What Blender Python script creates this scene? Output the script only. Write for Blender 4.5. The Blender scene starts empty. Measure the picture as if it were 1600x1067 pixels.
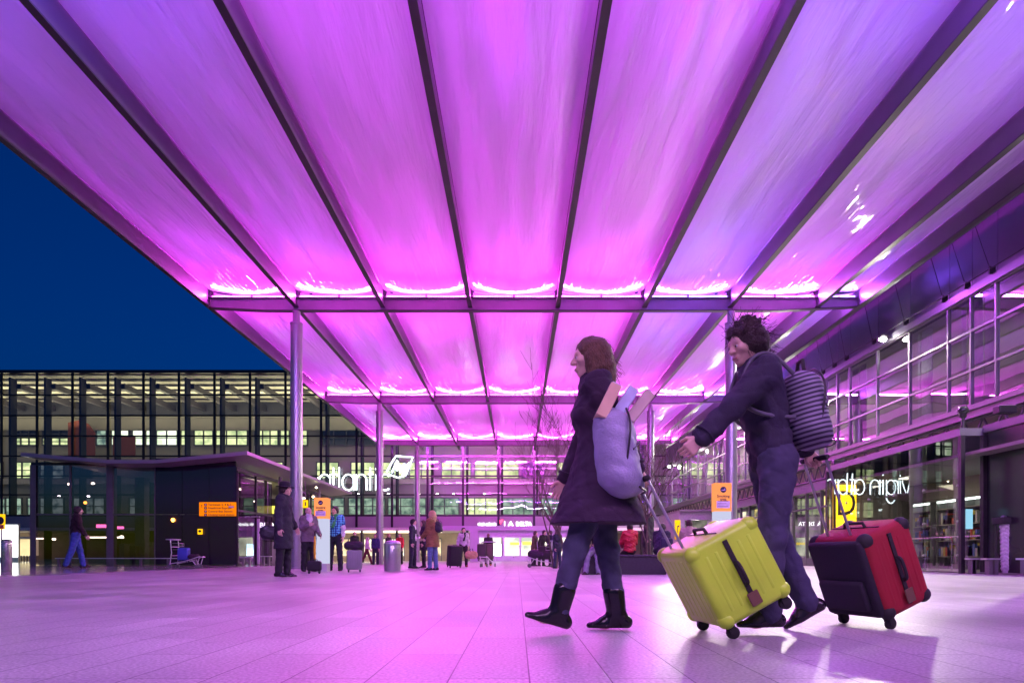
import bpy, bmesh, math, random
import numpy as np
from mathutils import Vector, Matrix

S = bpy.context.scene
C = S.collection
random.seed(7)
R = math.radians

# ------------------------------------------------------------------ camera
F, CX, CY, CH = 1067.0, 808.0, 869.5, 0.41   # photo pixels (1600 wide); eye 0.41 m above the paving
cam = bpy.data.cameras.new('camera'); camo = bpy.data.objects.new('camera', cam); C.objects.link(camo)
cam.lens = 24.0; cam.sensor_width = 36.0
cam.shift_x = -(CX - 800) / 1600.0
cam.shift_y = (CY - 533.5) / 1600.0
cam.clip_end = 1500; cam.clip_start = 0.05
camo.location = (0, 0, CH); camo.rotation_euler = (R(90), 0, 0)
S.camera = camo

# ------------------------------------------------------------------ dusk sky
w = bpy.data.worlds.new('World'); S.world = w; w.use_nodes = True
nt = w.node_tree; nt.nodes.clear()
sky = nt.nodes.new('ShaderNodeTexSky'); sky.sky_type = 'NISHITA'; sky.sun_disc = False
sky.sun_elevation = R(0.5); sky.sun_rotation = R(200); sky.altitude = 30; sky.ozone_density = 5.0
hs = nt.nodes.new('ShaderNodeHueSaturation'); hs.inputs['Hue'].default_value = 0.5; hs.inputs['Saturation'].default_value = 1.25
tint = nt.nodes.new('ShaderNodeMix'); tint.data_type = 'RGBA'; tint.blend_type = 'MULTIPLY'; tint.inputs[0].default_value = 1.0
tint.inputs[7].default_value = (0.16, 0.62, 1.0, 1)
bg = nt.nodes.new('ShaderNodeBackground'); bg.inputs['Strength'].default_value = 0.15
wo = nt.nodes.new('ShaderNodeOutputWorld')
nt.links.new(sky.outputs[0], hs.inputs['Color']); nt.links.new(hs.outputs[0], tint.inputs[6])
nt.links.new(tint.outputs[2], bg.inputs[0]); nt.links.new(bg.outputs[0], wo.inputs[0])
S.view_settings.view_transform = 'Standard'; S.view_settings.look = 'None'
S.view_settings.exposure = 1.0; S.view_settings.gamma = 1.0; S.view_settings.use_curve_mapping = False
S.render.film_transparent = False
cy = S.cycles
cy.use_denoising = True; cy.max_bounces = 7; cy.diffuse_bounces = 3; cy.glossy_bounces = 4
cy.transparent_max_bounces = 24; cy.transmission_bounces = 4; cy.sample_clamp_indirect = 6.0
cy.caustics_reflective = False; cy.caustics_refractive = False; cy.blur_glossy = 0.5

def area(name, loc, rot, sx, sy, col, power, spread=180, hide=False):
    l = bpy.data.lights.new(name, 'AREA'); l.shape = 'RECTANGLE'; l.size = sx; l.size_y = sy
    l.color = col; l.energy = power; l.spread = R(spread)
    o = bpy.data.objects.new(name, l); C.objects.link(o); o.location = loc; o.rotation_euler = rot
    return o
def aim(o, d):
    o.rotation_euler = Vector(d).to_track_quat('-Z', 'Y').to_euler(); return o

# ------------------------------------------------------------------ pixel -> world at depth Y (photo pixels)
def X_(px, Y): return (px - CX) / F * Y
def Z_(py, Y): return CH - (py - CY) / F * Y
def G_(py): return CH * F / (py - CY)        # depth of a point of the ground

# ------------------------------------------------------------------ materials
M = {}
def nodes(m):
    m.use_nodes = True; n = m.node_tree; return n, n.nodes, n.links
def mat(name, col, rough=0.6, metal=0.0, var=0.12, vscale=8.0, bump=0.0, bscale=60.0, spec=0.5, coat=0.0, emit=None, estr=0.0, stretch=None):
    if name in M: return M[name]
    m = bpy.data.materials.new(name); n, N, L = nodes(m); b = N['Principled BSDF']
    b.inputs['Roughness'].default_value = rough; b.inputs['Metallic'].default_value = metal
    b.inputs['Specular IOR Level'].default_value = spec; b.inputs['Coat Weight'].default_value = coat
    b.inputs['Base Color'].default_value = (*col, 1)
    tc = N.new('ShaderNodeTexCoord'); src = tc.outputs['Object']
    if stretch:
        mp = N.new('ShaderNodeMapping'); mp.inputs['Scale'].default_value = stretch; L.new(src, mp.inputs[0]); src = mp.outputs[0]
    if var:
        ns = N.new('ShaderNodeTexNoise'); ns.inputs['Scale'].default_value = vscale; ns.inputs['Detail'].default_value = 5
        L.new(src, ns.inputs['Vector'])
        mr = N.new('ShaderNodeMapRange'); mr.inputs[1].default_value = 0.3; mr.inputs[2].default_value = 0.7
        mr.inputs[3].default_value = 1 - var; mr.inputs[4].default_value = 1 + var; L.new(ns.outputs[0], mr.inputs[0])
        mx = N.new('ShaderNodeMix'); mx.data_type = 'RGBA'; mx.blend_type = 'MULTIPLY'; mx.inputs[0].default_value = 1
        mx.inputs[6].default_value = (*col, 1)
        cb = N.new('ShaderNodeCombineColor')
        for i in range(3): L.new(mr.outputs[0], cb.inputs[i])
        L.new(cb.outputs[0], mx.inputs[7]); L.new(mx.outputs[2], b.inputs['Base Color'])
        mr2 = N.new('ShaderNodeMapRange'); mr2.inputs[3].default_value = max(0.02, rough - .08); mr2.inputs[4].default_value = min(1, rough + .08)
        L.new(ns.outputs[0], mr2.inputs[0]); L.new(mr2.outputs[0], b.inputs['Roughness'])
    if bump:
        nb = N.new('ShaderNodeTexNoise'); nb.inputs['Scale'].default_value = bscale; nb.inputs['Detail'].default_value = 4
        L.new(src, nb.inputs['Vector']); bp = N.new('ShaderNodeBump'); bp.inputs['Strength'].default_value = bump
        bp.inputs['Distance'].default_value = 0.02; L.new(nb.outputs[0], bp.inputs['Height']); L.new(bp.outputs[0], b.inputs['Normal'])
    if emit:
        b.inputs['Emission Color'].default_value = (*emit, 1); b.inputs['Emission Strength'].default_value = estr
    M[name] = m; return m

def emis(name, col, strength, var=0.0, scale=2.0, col2=None, stretch=None):
    if name in M: return M[name]
    m = bpy.data.materials.new(name); n, N, L = nodes(m); N.clear()
    e = N.new('ShaderNodeEmission'); o = N.new('ShaderNodeOutputMaterial'); L.new(e.outputs[0], o.inputs[0])
    e.inputs[0].default_value = (*col, 1); e.inputs[1].default_value = strength
    if var:
        tc = N.new('ShaderNodeTexCoord'); mp = N.new('ShaderNodeMapping'); L.new(tc.outputs['Object'], mp.inputs[0])
        if stretch: mp.inputs['Scale'].default_value = stretch
        ns = N.new('ShaderNodeTexNoise'); ns.inputs['Scale'].default_value = scale; ns.inputs['Detail'].default_value = 3
        L.new(mp.outputs[0], ns.inputs['Vector'])
        r = N.new('ShaderNodeValToRGB'); L.new(ns.outputs[0], r.inputs[0])
        r.color_ramp.elements[0].position = 0.36; r.color_ramp.elements[1].position = 0.62
        c2 = col2 or tuple(c * (1 - var) for c in col)
        r.color_ramp.elements[0].color = (*c2, 1); r.color_ramp.elements[1].color = (*col, 1)
        L.new(r.outputs[0], e.inputs[0])
    M[name] = m; return m

def glass(name, tint=(0.8, 0.85, 0.88), boost=1.0, base=0.04, rough=0.0, wob=0.0):
    if name in M: return M[name]
    m = bpy.data.materials.new(name); n, N, L = nodes(m); N.clear()
    t = N.new('ShaderNodeBsdfTransparent'); t.inputs[0].default_value = (*tint, 1)
    g = N.new('ShaderNodeBsdfGlossy'); g.inputs['Roughness'].default_value = rough; g.inputs[0].default_value = (.95, .97, 1, 1)
    ge = N.new('ShaderNodeNewGeometry'); dt = N.new('ShaderNodeVectorMath'); dt.operation = 'DOT_PRODUCT'; L.new(ge.outputs['Normal'], dt.inputs[0]); L.new(ge.outputs['Incoming'], dt.inputs[1])
    ab = N.new('ShaderNodeMath'); ab.operation = 'ABSOLUTE'; L.new(dt.outputs['Value'], ab.inputs[0]); om = N.new('ShaderNodeMath'); om.operation = 'SUBTRACT'; om.inputs[0].default_value = 1; L.new(ab.outputs[0], om.inputs[1])
    pw5 = N.new('ShaderNodeMath'); pw5.operation = 'POWER'; pw5.inputs[1].default_value = 5; L.new(om.outputs[0], pw5.inputs[0]); fr = N.new('ShaderNodeMath'); fr.operation = 'MULTIPLY_ADD'; fr.inputs[1].default_value = .92; fr.inputs[2].default_value = .08; L.new(pw5.outputs[0], fr.inputs[0])
    ma = N.new('ShaderNodeMath'); ma.operation = 'MULTIPLY_ADD'; ma.inputs[1].default_value = boost; ma.inputs[2].default_value = base
    ma.use_clamp = True
    L.new(fr.outputs[0], ma.inputs[0]); mx = N.new('ShaderNodeMixShader'); L.new(ma.outputs[0], mx.inputs[0])
    L.new(t.outputs[0], mx.inputs[1]); L.new(g.outputs[0], mx.inputs[2])
    if wob:
        tc = N.new('ShaderNodeTexCoord'); ns = N.new('ShaderNodeTexNoise'); ns.inputs['Scale'].default_value = 0.45; ns.inputs['Detail'].default_value = 1
        L.new(tc.outputs['Object'], ns.inputs['Vector']); bp = N.new('ShaderNodeBump'); bp.inputs['Strength'].default_value = wob
        bp.inputs['Distance'].default_value = 0.03; L.new(ns.outputs[0], bp.inputs['Height']); L.new(bp.outputs[0], g.inputs['Normal'])
    o = N.new('ShaderNodeOutputMaterial'); L.new(mx.outputs[0], o.inputs[0]); M[name] = m; return m

def smooth(pts, n=6):
    P = [Vector(p) for p in pts]; out = []
    for i in range(len(P)-1):
        p0, p1, p2, p3 = P[max(i-1, 0)], P[i], P[i+1], P[min(i+2, len(P)-1)]
        for j in range(n):
            t = j/n; out.append(.5*((2*p1)+(p2-p0)*t+(2*p0-5*p1+4*p2-p3)*t*t+(3*p1-p0-3*p2+p3)*t**3))
    return out+[P[-1]]
# ------------------------------------------------------------------ mesh helpers
class MB:
    def __init__(s): s.v = []; s.f = []
    def box(s, x0, x1, y0, y1, z0, z1):
        n = len(s.v)
        s.v += [(x0,y0,z0),(x1,y0,z0),(x1,y1,z0),(x0,y1,z0),(x0,y0,z1),(x1,y0,z1),(x1,y1,z1),(x0,y1,z1)]
        s.f += [tuple(n+i for i in q) for q in ((0,3,2,1),(4,5,6,7),(0,1,5,4),(1,2,6,5),(2,3,7,6),(3,0,4,7))]
        return s
    def quad(s, *p):
        n = len(s.v); s.v += [tuple(q) for q in p]; s.f.append(tuple(range(n, n+len(p)))); return s
    def prism(s, poly, axis, a, b):
        """poly of 2-D points swept along axis ('x','y','z') from a to b"""
        def P(u, v, t): return {'x': (t,u,v), 'y': (u,t,v), 'z': (u,v,t)}[axis]
        n = len(s.v); k = len(poly)
        s.v += [P(u, v, a) for u, v in poly] + [P(u, v, b) for u, v in poly]
        s.f.append(tuple(range(n, n+k))); s.f.append(tuple(range(n+2*k-1, n+k-1, -1)))
        for i in range(k): j = (i+1) % k; s.f.append((n+i, n+k+i, n+k+j, n+j))
        return s
    def tube(s, pts, r, k=8, closed=False):
        pts = [Vector(p) for p in pts]; m = len(pts); rs = r if isinstance(r, (list, tuple)) else [r]*m
        n = len(s.v); ref = None
        for i, p in enumerate(pts):
            if closed: d = pts[(i+1) % m] - pts[i-1]
            else: d = (pts[min(i+1, m-1)] - pts[max(i-1, 0)])
            d.normalize()
            if ref is None or abs(ref.dot(d)) > .98: ref = Vector((0,0,1)) if abs(d.z) < .9 else Vector((1,0,0))
            u = d.cross(ref).normalized(); v = u.cross(d).normalized(); ref = v
            for j in range(k):
                a = 2*math.pi*j/k; q = p + (u*math.cos(a) + v*math.sin(a))*rs[i]; s.v.append(tuple(q))
        for i in range(m if closed else m-1):
            i2 = (i+1) % m
            for j in range(k):
                j2 = (j+1) % k; s.f.append((n+i*k+j, n+i*k+j2, n+i2*k+j2, n+i2*k+j))
        if not closed:
            s.f.append(tuple(n+j for j in range(k-1, -1, -1))); s.f.append(tuple(n+(m-1)*k+j for j in range(k)))
        return s
    def lathe(s, prof, c=(0,0,0), k=24, axis='z'):
        n = len(s.v); m = len(prof)
        for r, z in prof:
            for j in range(k):
                a = 2*math.pi*j/k; x, y = r*math.cos(a), r*math.sin(a)
                p = {'z': (x, y, z), 'x': (z, x, y), 'y': (x, z, y)}[axis]
                s.v.append((c[0]+p[0], c[1]+p[1], c[2]+p[2]))
        for i in range(m-1):
            for j in range(k):
                j2 = (j+1) % k; s.f.append((n+i*k+j, n+i*k+j2, n+(i+1)*k+j2, n+(i+1)*k+j))
        s.f.append(tuple(n+j for j in range(k-1, -1, -1))); s.f.append(tuple(n+(m-1)*k+j for j in range(k)))
        return s
    def rbox(s, x0, x1, y0, y1, z0, z1, r=0.02, seg=2):
        bm = bmesh.new(); mt = Matrix.Translation(((x0+x1)/2, (y0+y1)/2, (z0+z1)/2)) @ Matrix.Diagonal((x1-x0, y1-y0, z1-z0, 1))
        bmesh.ops.create_cube(bm, size=1.0, matrix=mt)
        bmesh.ops.bevel(bm, geom=list(bm.edges), offset=r, segments=seg, affect='EDGES', profile=.5)
        n = len(s.v); bm.verts.index_update(); s.v += [tuple(v.co) for v in bm.verts]
        s.f += [tuple(n+v.index for v in f.verts) for f in bm.faces]; bm.free(); return s
    def ell(s, c, r, k=12):
        n = len(s.v); prof = []
        for i in range(k+1):
            t = math.pi*i/k
            for j in range(k*2):
                a = math.pi*j/k
                s.v.append((c[0]+r[0]*math.sin(t)*math.cos(a), c[1]+r[1]*math.sin(t)*math.sin(a), c[2]-r[2]*math.cos(t)))
        K = 2*k
        for i in range(k):
            for j in range(K): s.f.append((n+i*K+j, n+i*K+(j+1) % K, n+(i+1)*K+(j+1) % K, n+(i+1)*K+j))
        return s
    def xf(s, mtx, start=0):
        s.v[start:] = [tuple(mtx @ Vector(v)) for v in s.v[start:]]; return s
    def build(s, name, m, parent=None, smooth=False):
        me = bpy.data.meshes.new(name); me.from_pydata(s.v, [], s.f); me.validate(); me.materials.append(m)
        bm = bmesh.new(); bm.from_mesh(me); bmesh.ops.recalc_face_normals(bm, faces=bm.faces); bm.to_mesh(me); bm.free()
        if smooth:
            for p in me.polygons: p.use_smooth = True
            try: me.set_sharp_from_angle(angle=R(40))
            except Exception: pass
        o = bpy.data.objects.new(name, me); C.objects.link(o)
        if parent is not None: o.parent = parent
        return o
def empty(name, loc=(0,0,0), rz=0):
    o = bpy.data.objects.new(name, None); C.objects.link(o); o.location = loc; o.rotation_euler = (0,0,rz)
    o.empty_display_size = .2; return o
def tag(o, label=None, cat=None, group=None, kind=None):
    if label: o['label'] = label
    if cat: o['category'] = cat
    if group: o['group'] = group
    if kind: o['kind'] = kind
    return o
def copy_tree(o, loc, rz=None, label=None, deep=True):
    c = o.copy(); C.objects.link(c); c.location = loc
    if rz is not None: c.rotation_euler = (0,0,rz)
    if label: c['label'] = label
    def kids(src, dst):
        for ch in list(src.children):
            d = ch.copy(); C.objects.link(d); d.parent = dst; kids(ch, d)
    kids(o, c); return c
def text(name, s, size, m, parent, mtx, extrude=0.004, align='CENTER', shear=0.0, bold=0.0, mirror=False, sx=1.0):
    cu = bpy.data.curves.new(name, 'FONT'); cu.body = s; cu.size = size; cu.extrude = extrude; cu.align_x = align; cu.align_y = 'CENTER'
    cu.shear = shear; cu.offset = bold; cu.resolution_u = 3
    t = bpy.data.objects.new('tmp_text', cu); C.objects.link(t)
    dg = bpy.context.evaluated_depsgraph_get(); dg.update()
    me = bpy.data.meshes.new_from_object(t.evaluated_get(dg)); me.name = name
    bpy.data.objects.remove(t); bpy.data.curves.remove(cu)
    me.transform(mtx @ Matrix.Diagonal((sx, 1, 1, 1))); me.materials.clear(); me.materials.append(m)
    o = bpy.data.objects.new(name, me); C.objects.link(o)
    if parent is not None: o.parent = parent
    return o
# text plane facing -Y (the camera), centred at p
def T_front(p): return Matrix.Translation(p) @ Matrix.Rotation(R(90), 4, 'X')
# =================================================================== shared materials
steel_p = mat('painted_steel', (0.16, 0.15, 0.16), .38, .3, .1, 3)
steel_d = mat('dark_steel', (0.035, 0.033, 0.04), .4, .4, .15, 3)
alu = mat('aluminium', (0.5, 0.5, 0.52), .3, .9, .1, 4)
alu_l = mat('light_aluminium', (0.62, 0.62, 0.64), .35, .6, .08, 4)
black_r = mat('black_rubber', (0.015, 0.015, 0.016), .7)
clad = mat('grey_cladding', (0.21, 0.20, 0.20), .55, 0, .1, .6)
shade_d = mat('opening_shade', (0.02, 0.02, 0.026), .25, 0, .2, .8)
white_p = mat('white_panel', (0.78, 0.78, 0.8), .35, 0, .04, 2)

# =================================================================== ground
def ground_mat():
    m = bpy.data.materials.new('granite_paving'); n, N, L = nodes(m); b = N['Principled BSDF']
    tc = N.new('ShaderNodeTexCoord'); sx = N.new('ShaderNodeSeparateXYZ'); L.new(tc.outputs['Object'], sx.inputs[0])
    ax = N.new('ShaderNodeMath'); ax.operation = 'ADD'; ax.inputs[1].default_value = -0.0415; L.new(sx.outputs[0], ax.inputs[0])
    cb = N.new('ShaderNodeCombineXYZ'); L.new(sx.outputs[1], cb.inputs[0]); L.new(ax.outputs[0], cb.inputs[1])
    br = N.new('ShaderNodeTexBrick'); L.new(cb.outputs[0], br.inputs['Vector'])
    br.inputs['Scale'].default_value = 1.0; br.inputs['Brick Width'].default_value = 1.15; br.inputs['Row Height'].default_value = 0.27
    br.inputs['Mortar Size'].default_value = 0.0034; br.inputs['Mortar Smooth'].default_value = .4; br.inputs['Bias'].default_value = 0
    br.inputs['Color1'].default_value = (.47, .455, .455, 1); br.inputs['Color2'].default_value = (.36, .35, .355, 1); br.inputs['Mortar'].default_value = (.07, .065, .07, 1)
    sp = N.new('ShaderNodeTexNoise'); sp.inputs['Scale'].default_value = 75; sp.inputs['Detail'].default_value = 3; L.new(tc.outputs['Object'], sp.inputs['Vector'])
    mr = N.new('ShaderNodeMapRange'); mr.inputs[1].default_value = .32; mr.inputs[2].default_value = .68; mr.inputs[3].default_value = .6; mr.inputs[4].default_value = 1.4; L.new(sp.outputs[0], mr.inputs[0])
    bl = N.new('ShaderNodeTexNoise'); bl.inputs['Scale'].default_value = .8; bl.inputs['Detail'].default_value = 8; L.new(tc.outputs['Object'], bl.inputs['Vector'])
    mr2 = N.new('ShaderNodeMapRange'); mr2.inputs[1].default_value = .3; mr2.inputs[2].default_value = .7; mr2.inputs[3].default_value = .72; mr2.inputs[4].default_value = 1.22; L.new(bl.outputs[0], mr2.inputs[0])
    mu = N.new('ShaderNodeMath'); mu.operation = 'MULTIPLY'; L.new(mr.outputs[0], mu.inputs[0]); L.new(mr2.outputs[0], mu.inputs[1])
    # small spots of dirt and gum
    vo = N.new('ShaderNodeTexVoronoi'); vo.inputs['Scale'].default_value = 2.3; L.new(tc.outputs['Object'], vo.inputs['Vector'])
    ms = N.new('ShaderNodeMapRange'); ms.inputs[1].default_value = .02; ms.inputs[2].default_value = .06; ms.inputs[3].default_value = .55; ms.inputs[4].default_value = 1; L.new(vo.outputs[0], ms.inputs[0])
    mu2 = N.new('ShaderNodeMath'); mu2.operation = 'MULTIPLY'; L.new(mu.outputs[0], mu2.inputs[0]); L.new(ms.outputs[0], mu2.inputs[1])
    vm = N.new('ShaderNodeVectorMath'); vm.operation = 'SCALE'; L.new(br.outputs[0], vm.inputs[0]); L.new(mu2.outputs[0], vm.inputs['Scale'])
    L.new(vm.outputs[0], b.inputs['Base Color'])
    # wet, glossier paving outside the canopy (left, beyond x = -10.6)
    wt = N.new('ShaderNodeMapRange'); wt.inputs[1].default_value = -10.0; wt.inputs[2].default_value = -11.5; wt.inputs[3].default_value = 0; wt.inputs[4].default_value = 1; L.new(sx.outputs[0], wt.inputs[0])
    rr = N.new('ShaderNodeMapRange'); rr.inputs[1].default_value = .3; rr.inputs[2].default_value = .7; rr.inputs[3].default_value = .30; rr.inputs[4].default_value = .48; L.new(bl.outputs[0], rr.inputs[0])
    rm = N.new('ShaderNodeMix'); rm.inputs[3].default_value = .12; L.new(wt.outputs[0], rm.inputs[0]); L.new(rr.outputs[0], rm.inputs[2]); L.new(rm.outputs[0], b.inputs['Roughness'])
    b.inputs['Specular IOR Level'].default_value = .5
    bp = N.new('ShaderNodeBump'); bp.inputs['Strength'].default_value = .25; bp.inputs['Distance'].default_value = .004
    ad = N.new('ShaderNodeMath'); ad.operation = 'SUBTRACT'; L.new(sp.outputs[0], ad.inputs[0]); L.new(br.outputs[1], ad.inputs[1])
    L.new(ad.outputs[0], bp.inputs['Height']); L.new(bp.outputs[0], b.inputs['Normal'])
    return m
g = MB().quad((-400,-60,0),(400,-60,0),(400,700,0),(-400,700,0)).build('ground', ground_mat()); tag(g, kind='structure')

# =================================================================== the lit canopy
ZF = 9.46; ZB = 8.91; ZC = 8.80
PX = [-10.5, -7.53, -4.57, -1.6, 1.38, 4.34, 7.27, 10.24, 11.62]   # longitudinal beams
CYS = [-4.9, 9.2, 23.3, 37.4, 51.5]                                # cross beams
YS0, YS1 = -6.5, 54.4
canopy = empty('canopy', (0, 23, 0))
tag(canopy, 'long translucent canopy glowing pink and violet over the forecourt, carried on round steel poles', 'canopy')
def at_origin(o):
    o.matrix_parent_inverse = Matrix.Translation((0, -23, 0)); return o
film_m = bpy.data.materials.new('canopy_film'); n, N, L = nodes(film_m); N.clear()
tc = N.new('ShaderNodeTexCoord'); mp = N.new('ShaderNodeMapping'); mp.inputs['Scale'].default_value = (1.7, .17, 1.0); L.new(tc.outputs['Object'], mp.inputs[0])
n1 = N.new('ShaderNodeTexNoise'); n1.inputs['Scale'].default_value = 1.3; n1.inputs['Detail'].default_value = 5; n1.inputs['Distortion'].default_value = .6; L.new(mp.outputs[0], n1.inputs['Vector'])
mpb = N.new('ShaderNodeMapping'); mpb.inputs['Scale'].default_value = (5.0, .5, 1.0); L.new(tc.outputs['Object'], mpb.inputs[0])
n2 = N.new('ShaderNodeTexNoise'); n2.inputs['Scale'].default_value = 1.1; n2.inputs['Detail'].default_value = 3; L.new(mpb.outputs[0], n2.inputs['Vector'])
ad = N.new('ShaderNodeMath'); ad.operation = 'MULTIPLY_ADD'; ad.inputs[1].default_value = .35; L.new(n2.outputs[0], ad.inputs[0]); L.new(n1.outputs[0], ad.inputs[2])
bp = N.new('ShaderNodeBump'); bp.inputs['Strength'].default_value = .6; bp.inputs['Distance'].default_value = .07; L.new(ad.outputs[0], bp.inputs['Height'])
di = N.new('ShaderNodeBsdfDiffuse'); di.inputs[0].default_value = (.8, .76, .82, 1)
tr = N.new('ShaderNodeBsdfTranslucent'); tr.inputs[0].default_value = (.8, .76, .84, 1)
gl = N.new('ShaderNodeBsdfGlossy'); gl.inputs['Roughness'].default_value = .1
L.new(bp.outputs[0], gl.inputs['Normal'])
bps = N.new('ShaderNodeBump'); bps.inputs['Strength'].default_value = 1.0; bps.inputs['Distance'].default_value = .09; L.new(ad.outputs[0], bps.inputs['Height']); L.new(bps.outputs[0], di.inputs['Normal']); L.new(bps.outputs[0], tr.inputs['Normal'])
mr = N.new('ShaderNodeMapRange'); mr.inputs[1].default_value = .35; mr.inputs[2].default_value = .65; mr.inputs[3].default_value = .36; mr.inputs[4].default_value = .66; L.new(n1.outputs[0], mr.inputs[0])
mx1 = N.new('ShaderNodeMixShader'); L.new(mr.outputs[0], mx1.inputs[0]); L.new(di.outputs[0], mx1.inputs[1]); L.new(tr.outputs[0], mx1.inputs[2])
fr = N.new('ShaderNodeFresnel'); fr.inputs[0].default_value = 1.42; L.new(bp.outputs[0], fr.inputs['Normal'])
mx2 = N.new('ShaderNodeMixShader'); fm_ = N.new('ShaderNodeMath'); fm_.operation = 'MULTIPLY'; fm_.inputs[1].default_value = .20; L.new(fr.outputs[0], fm_.inputs[0]); L.new(fm_.outputs[0], mx2.inputs[0]); L.new(mx1.outputs[0], mx2.inputs[1]); L.new(gl.outputs[0], mx2.inputs[2])
# taut glossy skin with long fine folds: lamps show in it as short streaks
mpc = N.new('ShaderNodeMapping'); mpc.inputs['Scale'].default_value = (4.2, .55, 1.0); L.new(tc.outputs['Object'], mpc.inputs[0])
n3 = N.new('ShaderNodeTexNoise'); n3.inputs['Scale'].default_value = 1.6; n3.inputs['Detail'].default_value = 2; L.new(mpc.outputs[0], n3.inputs['Vector'])
bp3 = N.new('ShaderNodeBump'); bp3.inputs['Strength'].default_value = 1.0; bp3.inputs['Distance'].default_value = .07; L.new(n3.outputs[0], bp3.inputs['Height'])
g3 = N.new('ShaderNodeBsdfGlossy'); g3.inputs['Roughness'].default_value = .035; L.new(bp3.outputs[0], g3.inputs['Normal'])
mx3 = N.new('ShaderNodeMixShader'); f3 = N.new('ShaderNodeMath'); f3.operation = 'MULTIPLY'; f3.inputs[1].default_value = .13; L.new(fr.outputs[0], f3.inputs[0]); L.new(f3.outputs[0], mx3.inputs[0])
L.new(mx2.outputs[0], mx3.inputs[1]); L.new(g3.outputs[0], mx3.inputs[2])
om = N.new('ShaderNodeOutputMaterial'); L.new(mx3.outputs[0], om.inputs[0])
top_m = mat('upper_film', (.82, .8, .86), .4, 0, .05, 1)
beam_m = mat('canopy_steel', (0.13, 0.10, 0.15), .45, .2, .1, 2)
xbeam_m = mat('cross_beam_steel', (0.28, 0.24, 0.30), .42, .25, .1, 2)
flange_m = mat('canopy_flange_steel', (0.055, 0.05, 0.055), .45, .3, .15, 2)
def cushion(x0, x1, y0, y1, name, m, zfun, nx=26, ny=60, ph=0.0):
    mb = MB(); n = 0
    for i in range(nx+1):
        for j in range(ny+1):
            u, v = i/nx, j/ny
            mb.v.append((x0+(x1-x0)*u, y0+(y1-y0)*v, zfun(u, v, i, j)))
    for i in range(nx):
        for j in range(ny):
            a = i*(ny+1)+j; mb.f.append((a, a+1, a+ny+2, a+ny+1))
    return mb.build(name, m, canopy, smooth=True)
rng = random.Random(4)
segs = [(CYS[i], CYS[i+1]) for i in range(4)] + [(51.5, YS1), (YS0, -4.9)]
for bi in range(8):
    x0, x1 = PX[bi]+.05, PX[bi+1]-.05
    wd = min(1, (x1-x0)/2.8)
    for (a, b) in segs:
        ph = rng.uniform(0, 6.28); q = rng.uniform(.8, 1.2)
        def zl(u, v, i, j): return ZF - .17*wd*math.sin(math.pi*u)**.8*(1 - .12*math.cos(2*math.pi*v)) + .012*math.sin(7*u*q+ph)*math.sin(math.pi*u)*math.sin(23*v+ph) + .007*math.sin(16*u+9*v*q+ph)*math.sin(math.pi*u)*math.sin(math.pi*v) - .001
        def zu(u, v, i, j): return ZF + .55 + .45*wd*math.sin(math.pi*u)**.9*(.6+.4*math.sin(math.pi*v))
        at_origin(cushion(x0, x1, a+.06, b-.06, 'film_panel', film_m, zl))
        at_origin(cushion(x0, x1, a+.06, b-.06, 'upper_film', top_m, zu, 8, 16))
for i, x in enumerate(PX):
    fw = .075
    web = MB().box(x-.02, x+.02, YS0, YS1, ZB+.015, ZF+.10); at_origin(web.build('beam_web', beam_m, canopy))
    fl = MB().box(x-fw, x+fw, YS0, YS1, ZB-.02, ZB+.015).box(x-.06, x+.06, YS0, YS1, ZF+.10, ZF+.13)
    at_origin(fl.build('beam_flange', flange_m, canopy))
for y in CYS:
    mb = MB(); zt = ZB+.31
    # tapered tips beyond the outer pole rows
    for yy, (z0o, z1o) in ((y, (0, 0)),):
        prof = [(-10.45, zt-.02), (-10.45, ZB-.02), (-8.6, ZC), (8.9, ZC), (11.6, ZB+.02), (11.6, zt-.02)]
        mb.prism(prof, 'y', y-.02, y+.02)
    at_origin(mb.build('cross_beam_web', xbeam_m, canopy))
    fm = MB()
    pts = [(-10.45, ZB-.02), (-8.6, ZC), (8.9, ZC), (11.6, ZB+.02)]
    for (xa, za), (xb, zb_) in zip(pts[:-1], pts[1:]):
        fm.prism([(xa, za-.03), (xb, zb_-.03), (xb, zb_), (xa, za)], 'y', y-.1, y+.1)
    at_origin(fm.build('cross_beam_flange', flange_m, canopy))
    tb = MB().box(-10.45, 11.6, y-.11, y+.11, zt-.02, zt)
    at_origin(tb.build('cross_beam_top_plate', beam_m, canopy))
    for bi, x in enumerate(PX[:-1]):
        br = MB()
        br.box(x-.09, x+.09, y-.12, y-.08, zt, ZF+.06).box(x-.09, x+.09, y+.08, y+.12, zt, ZF+.06)
        br.box(x-.085, x+.085, y-.079, y+.079, zt+.001, zt+.012).box(x-.1, (x+PX[bi+1])/2+.02, y-.139, y-.121, zt-.018, zt-.004)
        if bi < 7: xm = (x+PX[bi+1])/2; br.box(xm-.02, xm+.02, y-.13, y-.10, zt-.02, ZF-.12)
        at_origin(br.build('bracket', beam_m, canopy))
# poles
pole_m = mat('pole_steel', (0.34, 0.33, 0.36), .32, .55, .06, 2)
for y in CYS:
    for x, r in ((-7.53, .2), (7.3, .2)):
        pm = MB().lathe([(r+.02, 0), (r+.02, .05), (r, .06), (r, 8.30), (r+.015, 8.31), (r+.015, 8.37), (.13, 8.38), (.13, ZC-.03)], (x, y, 0), 28)
        at_origin(pm.build('pole', pole_m, canopy, smooth=True))

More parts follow.
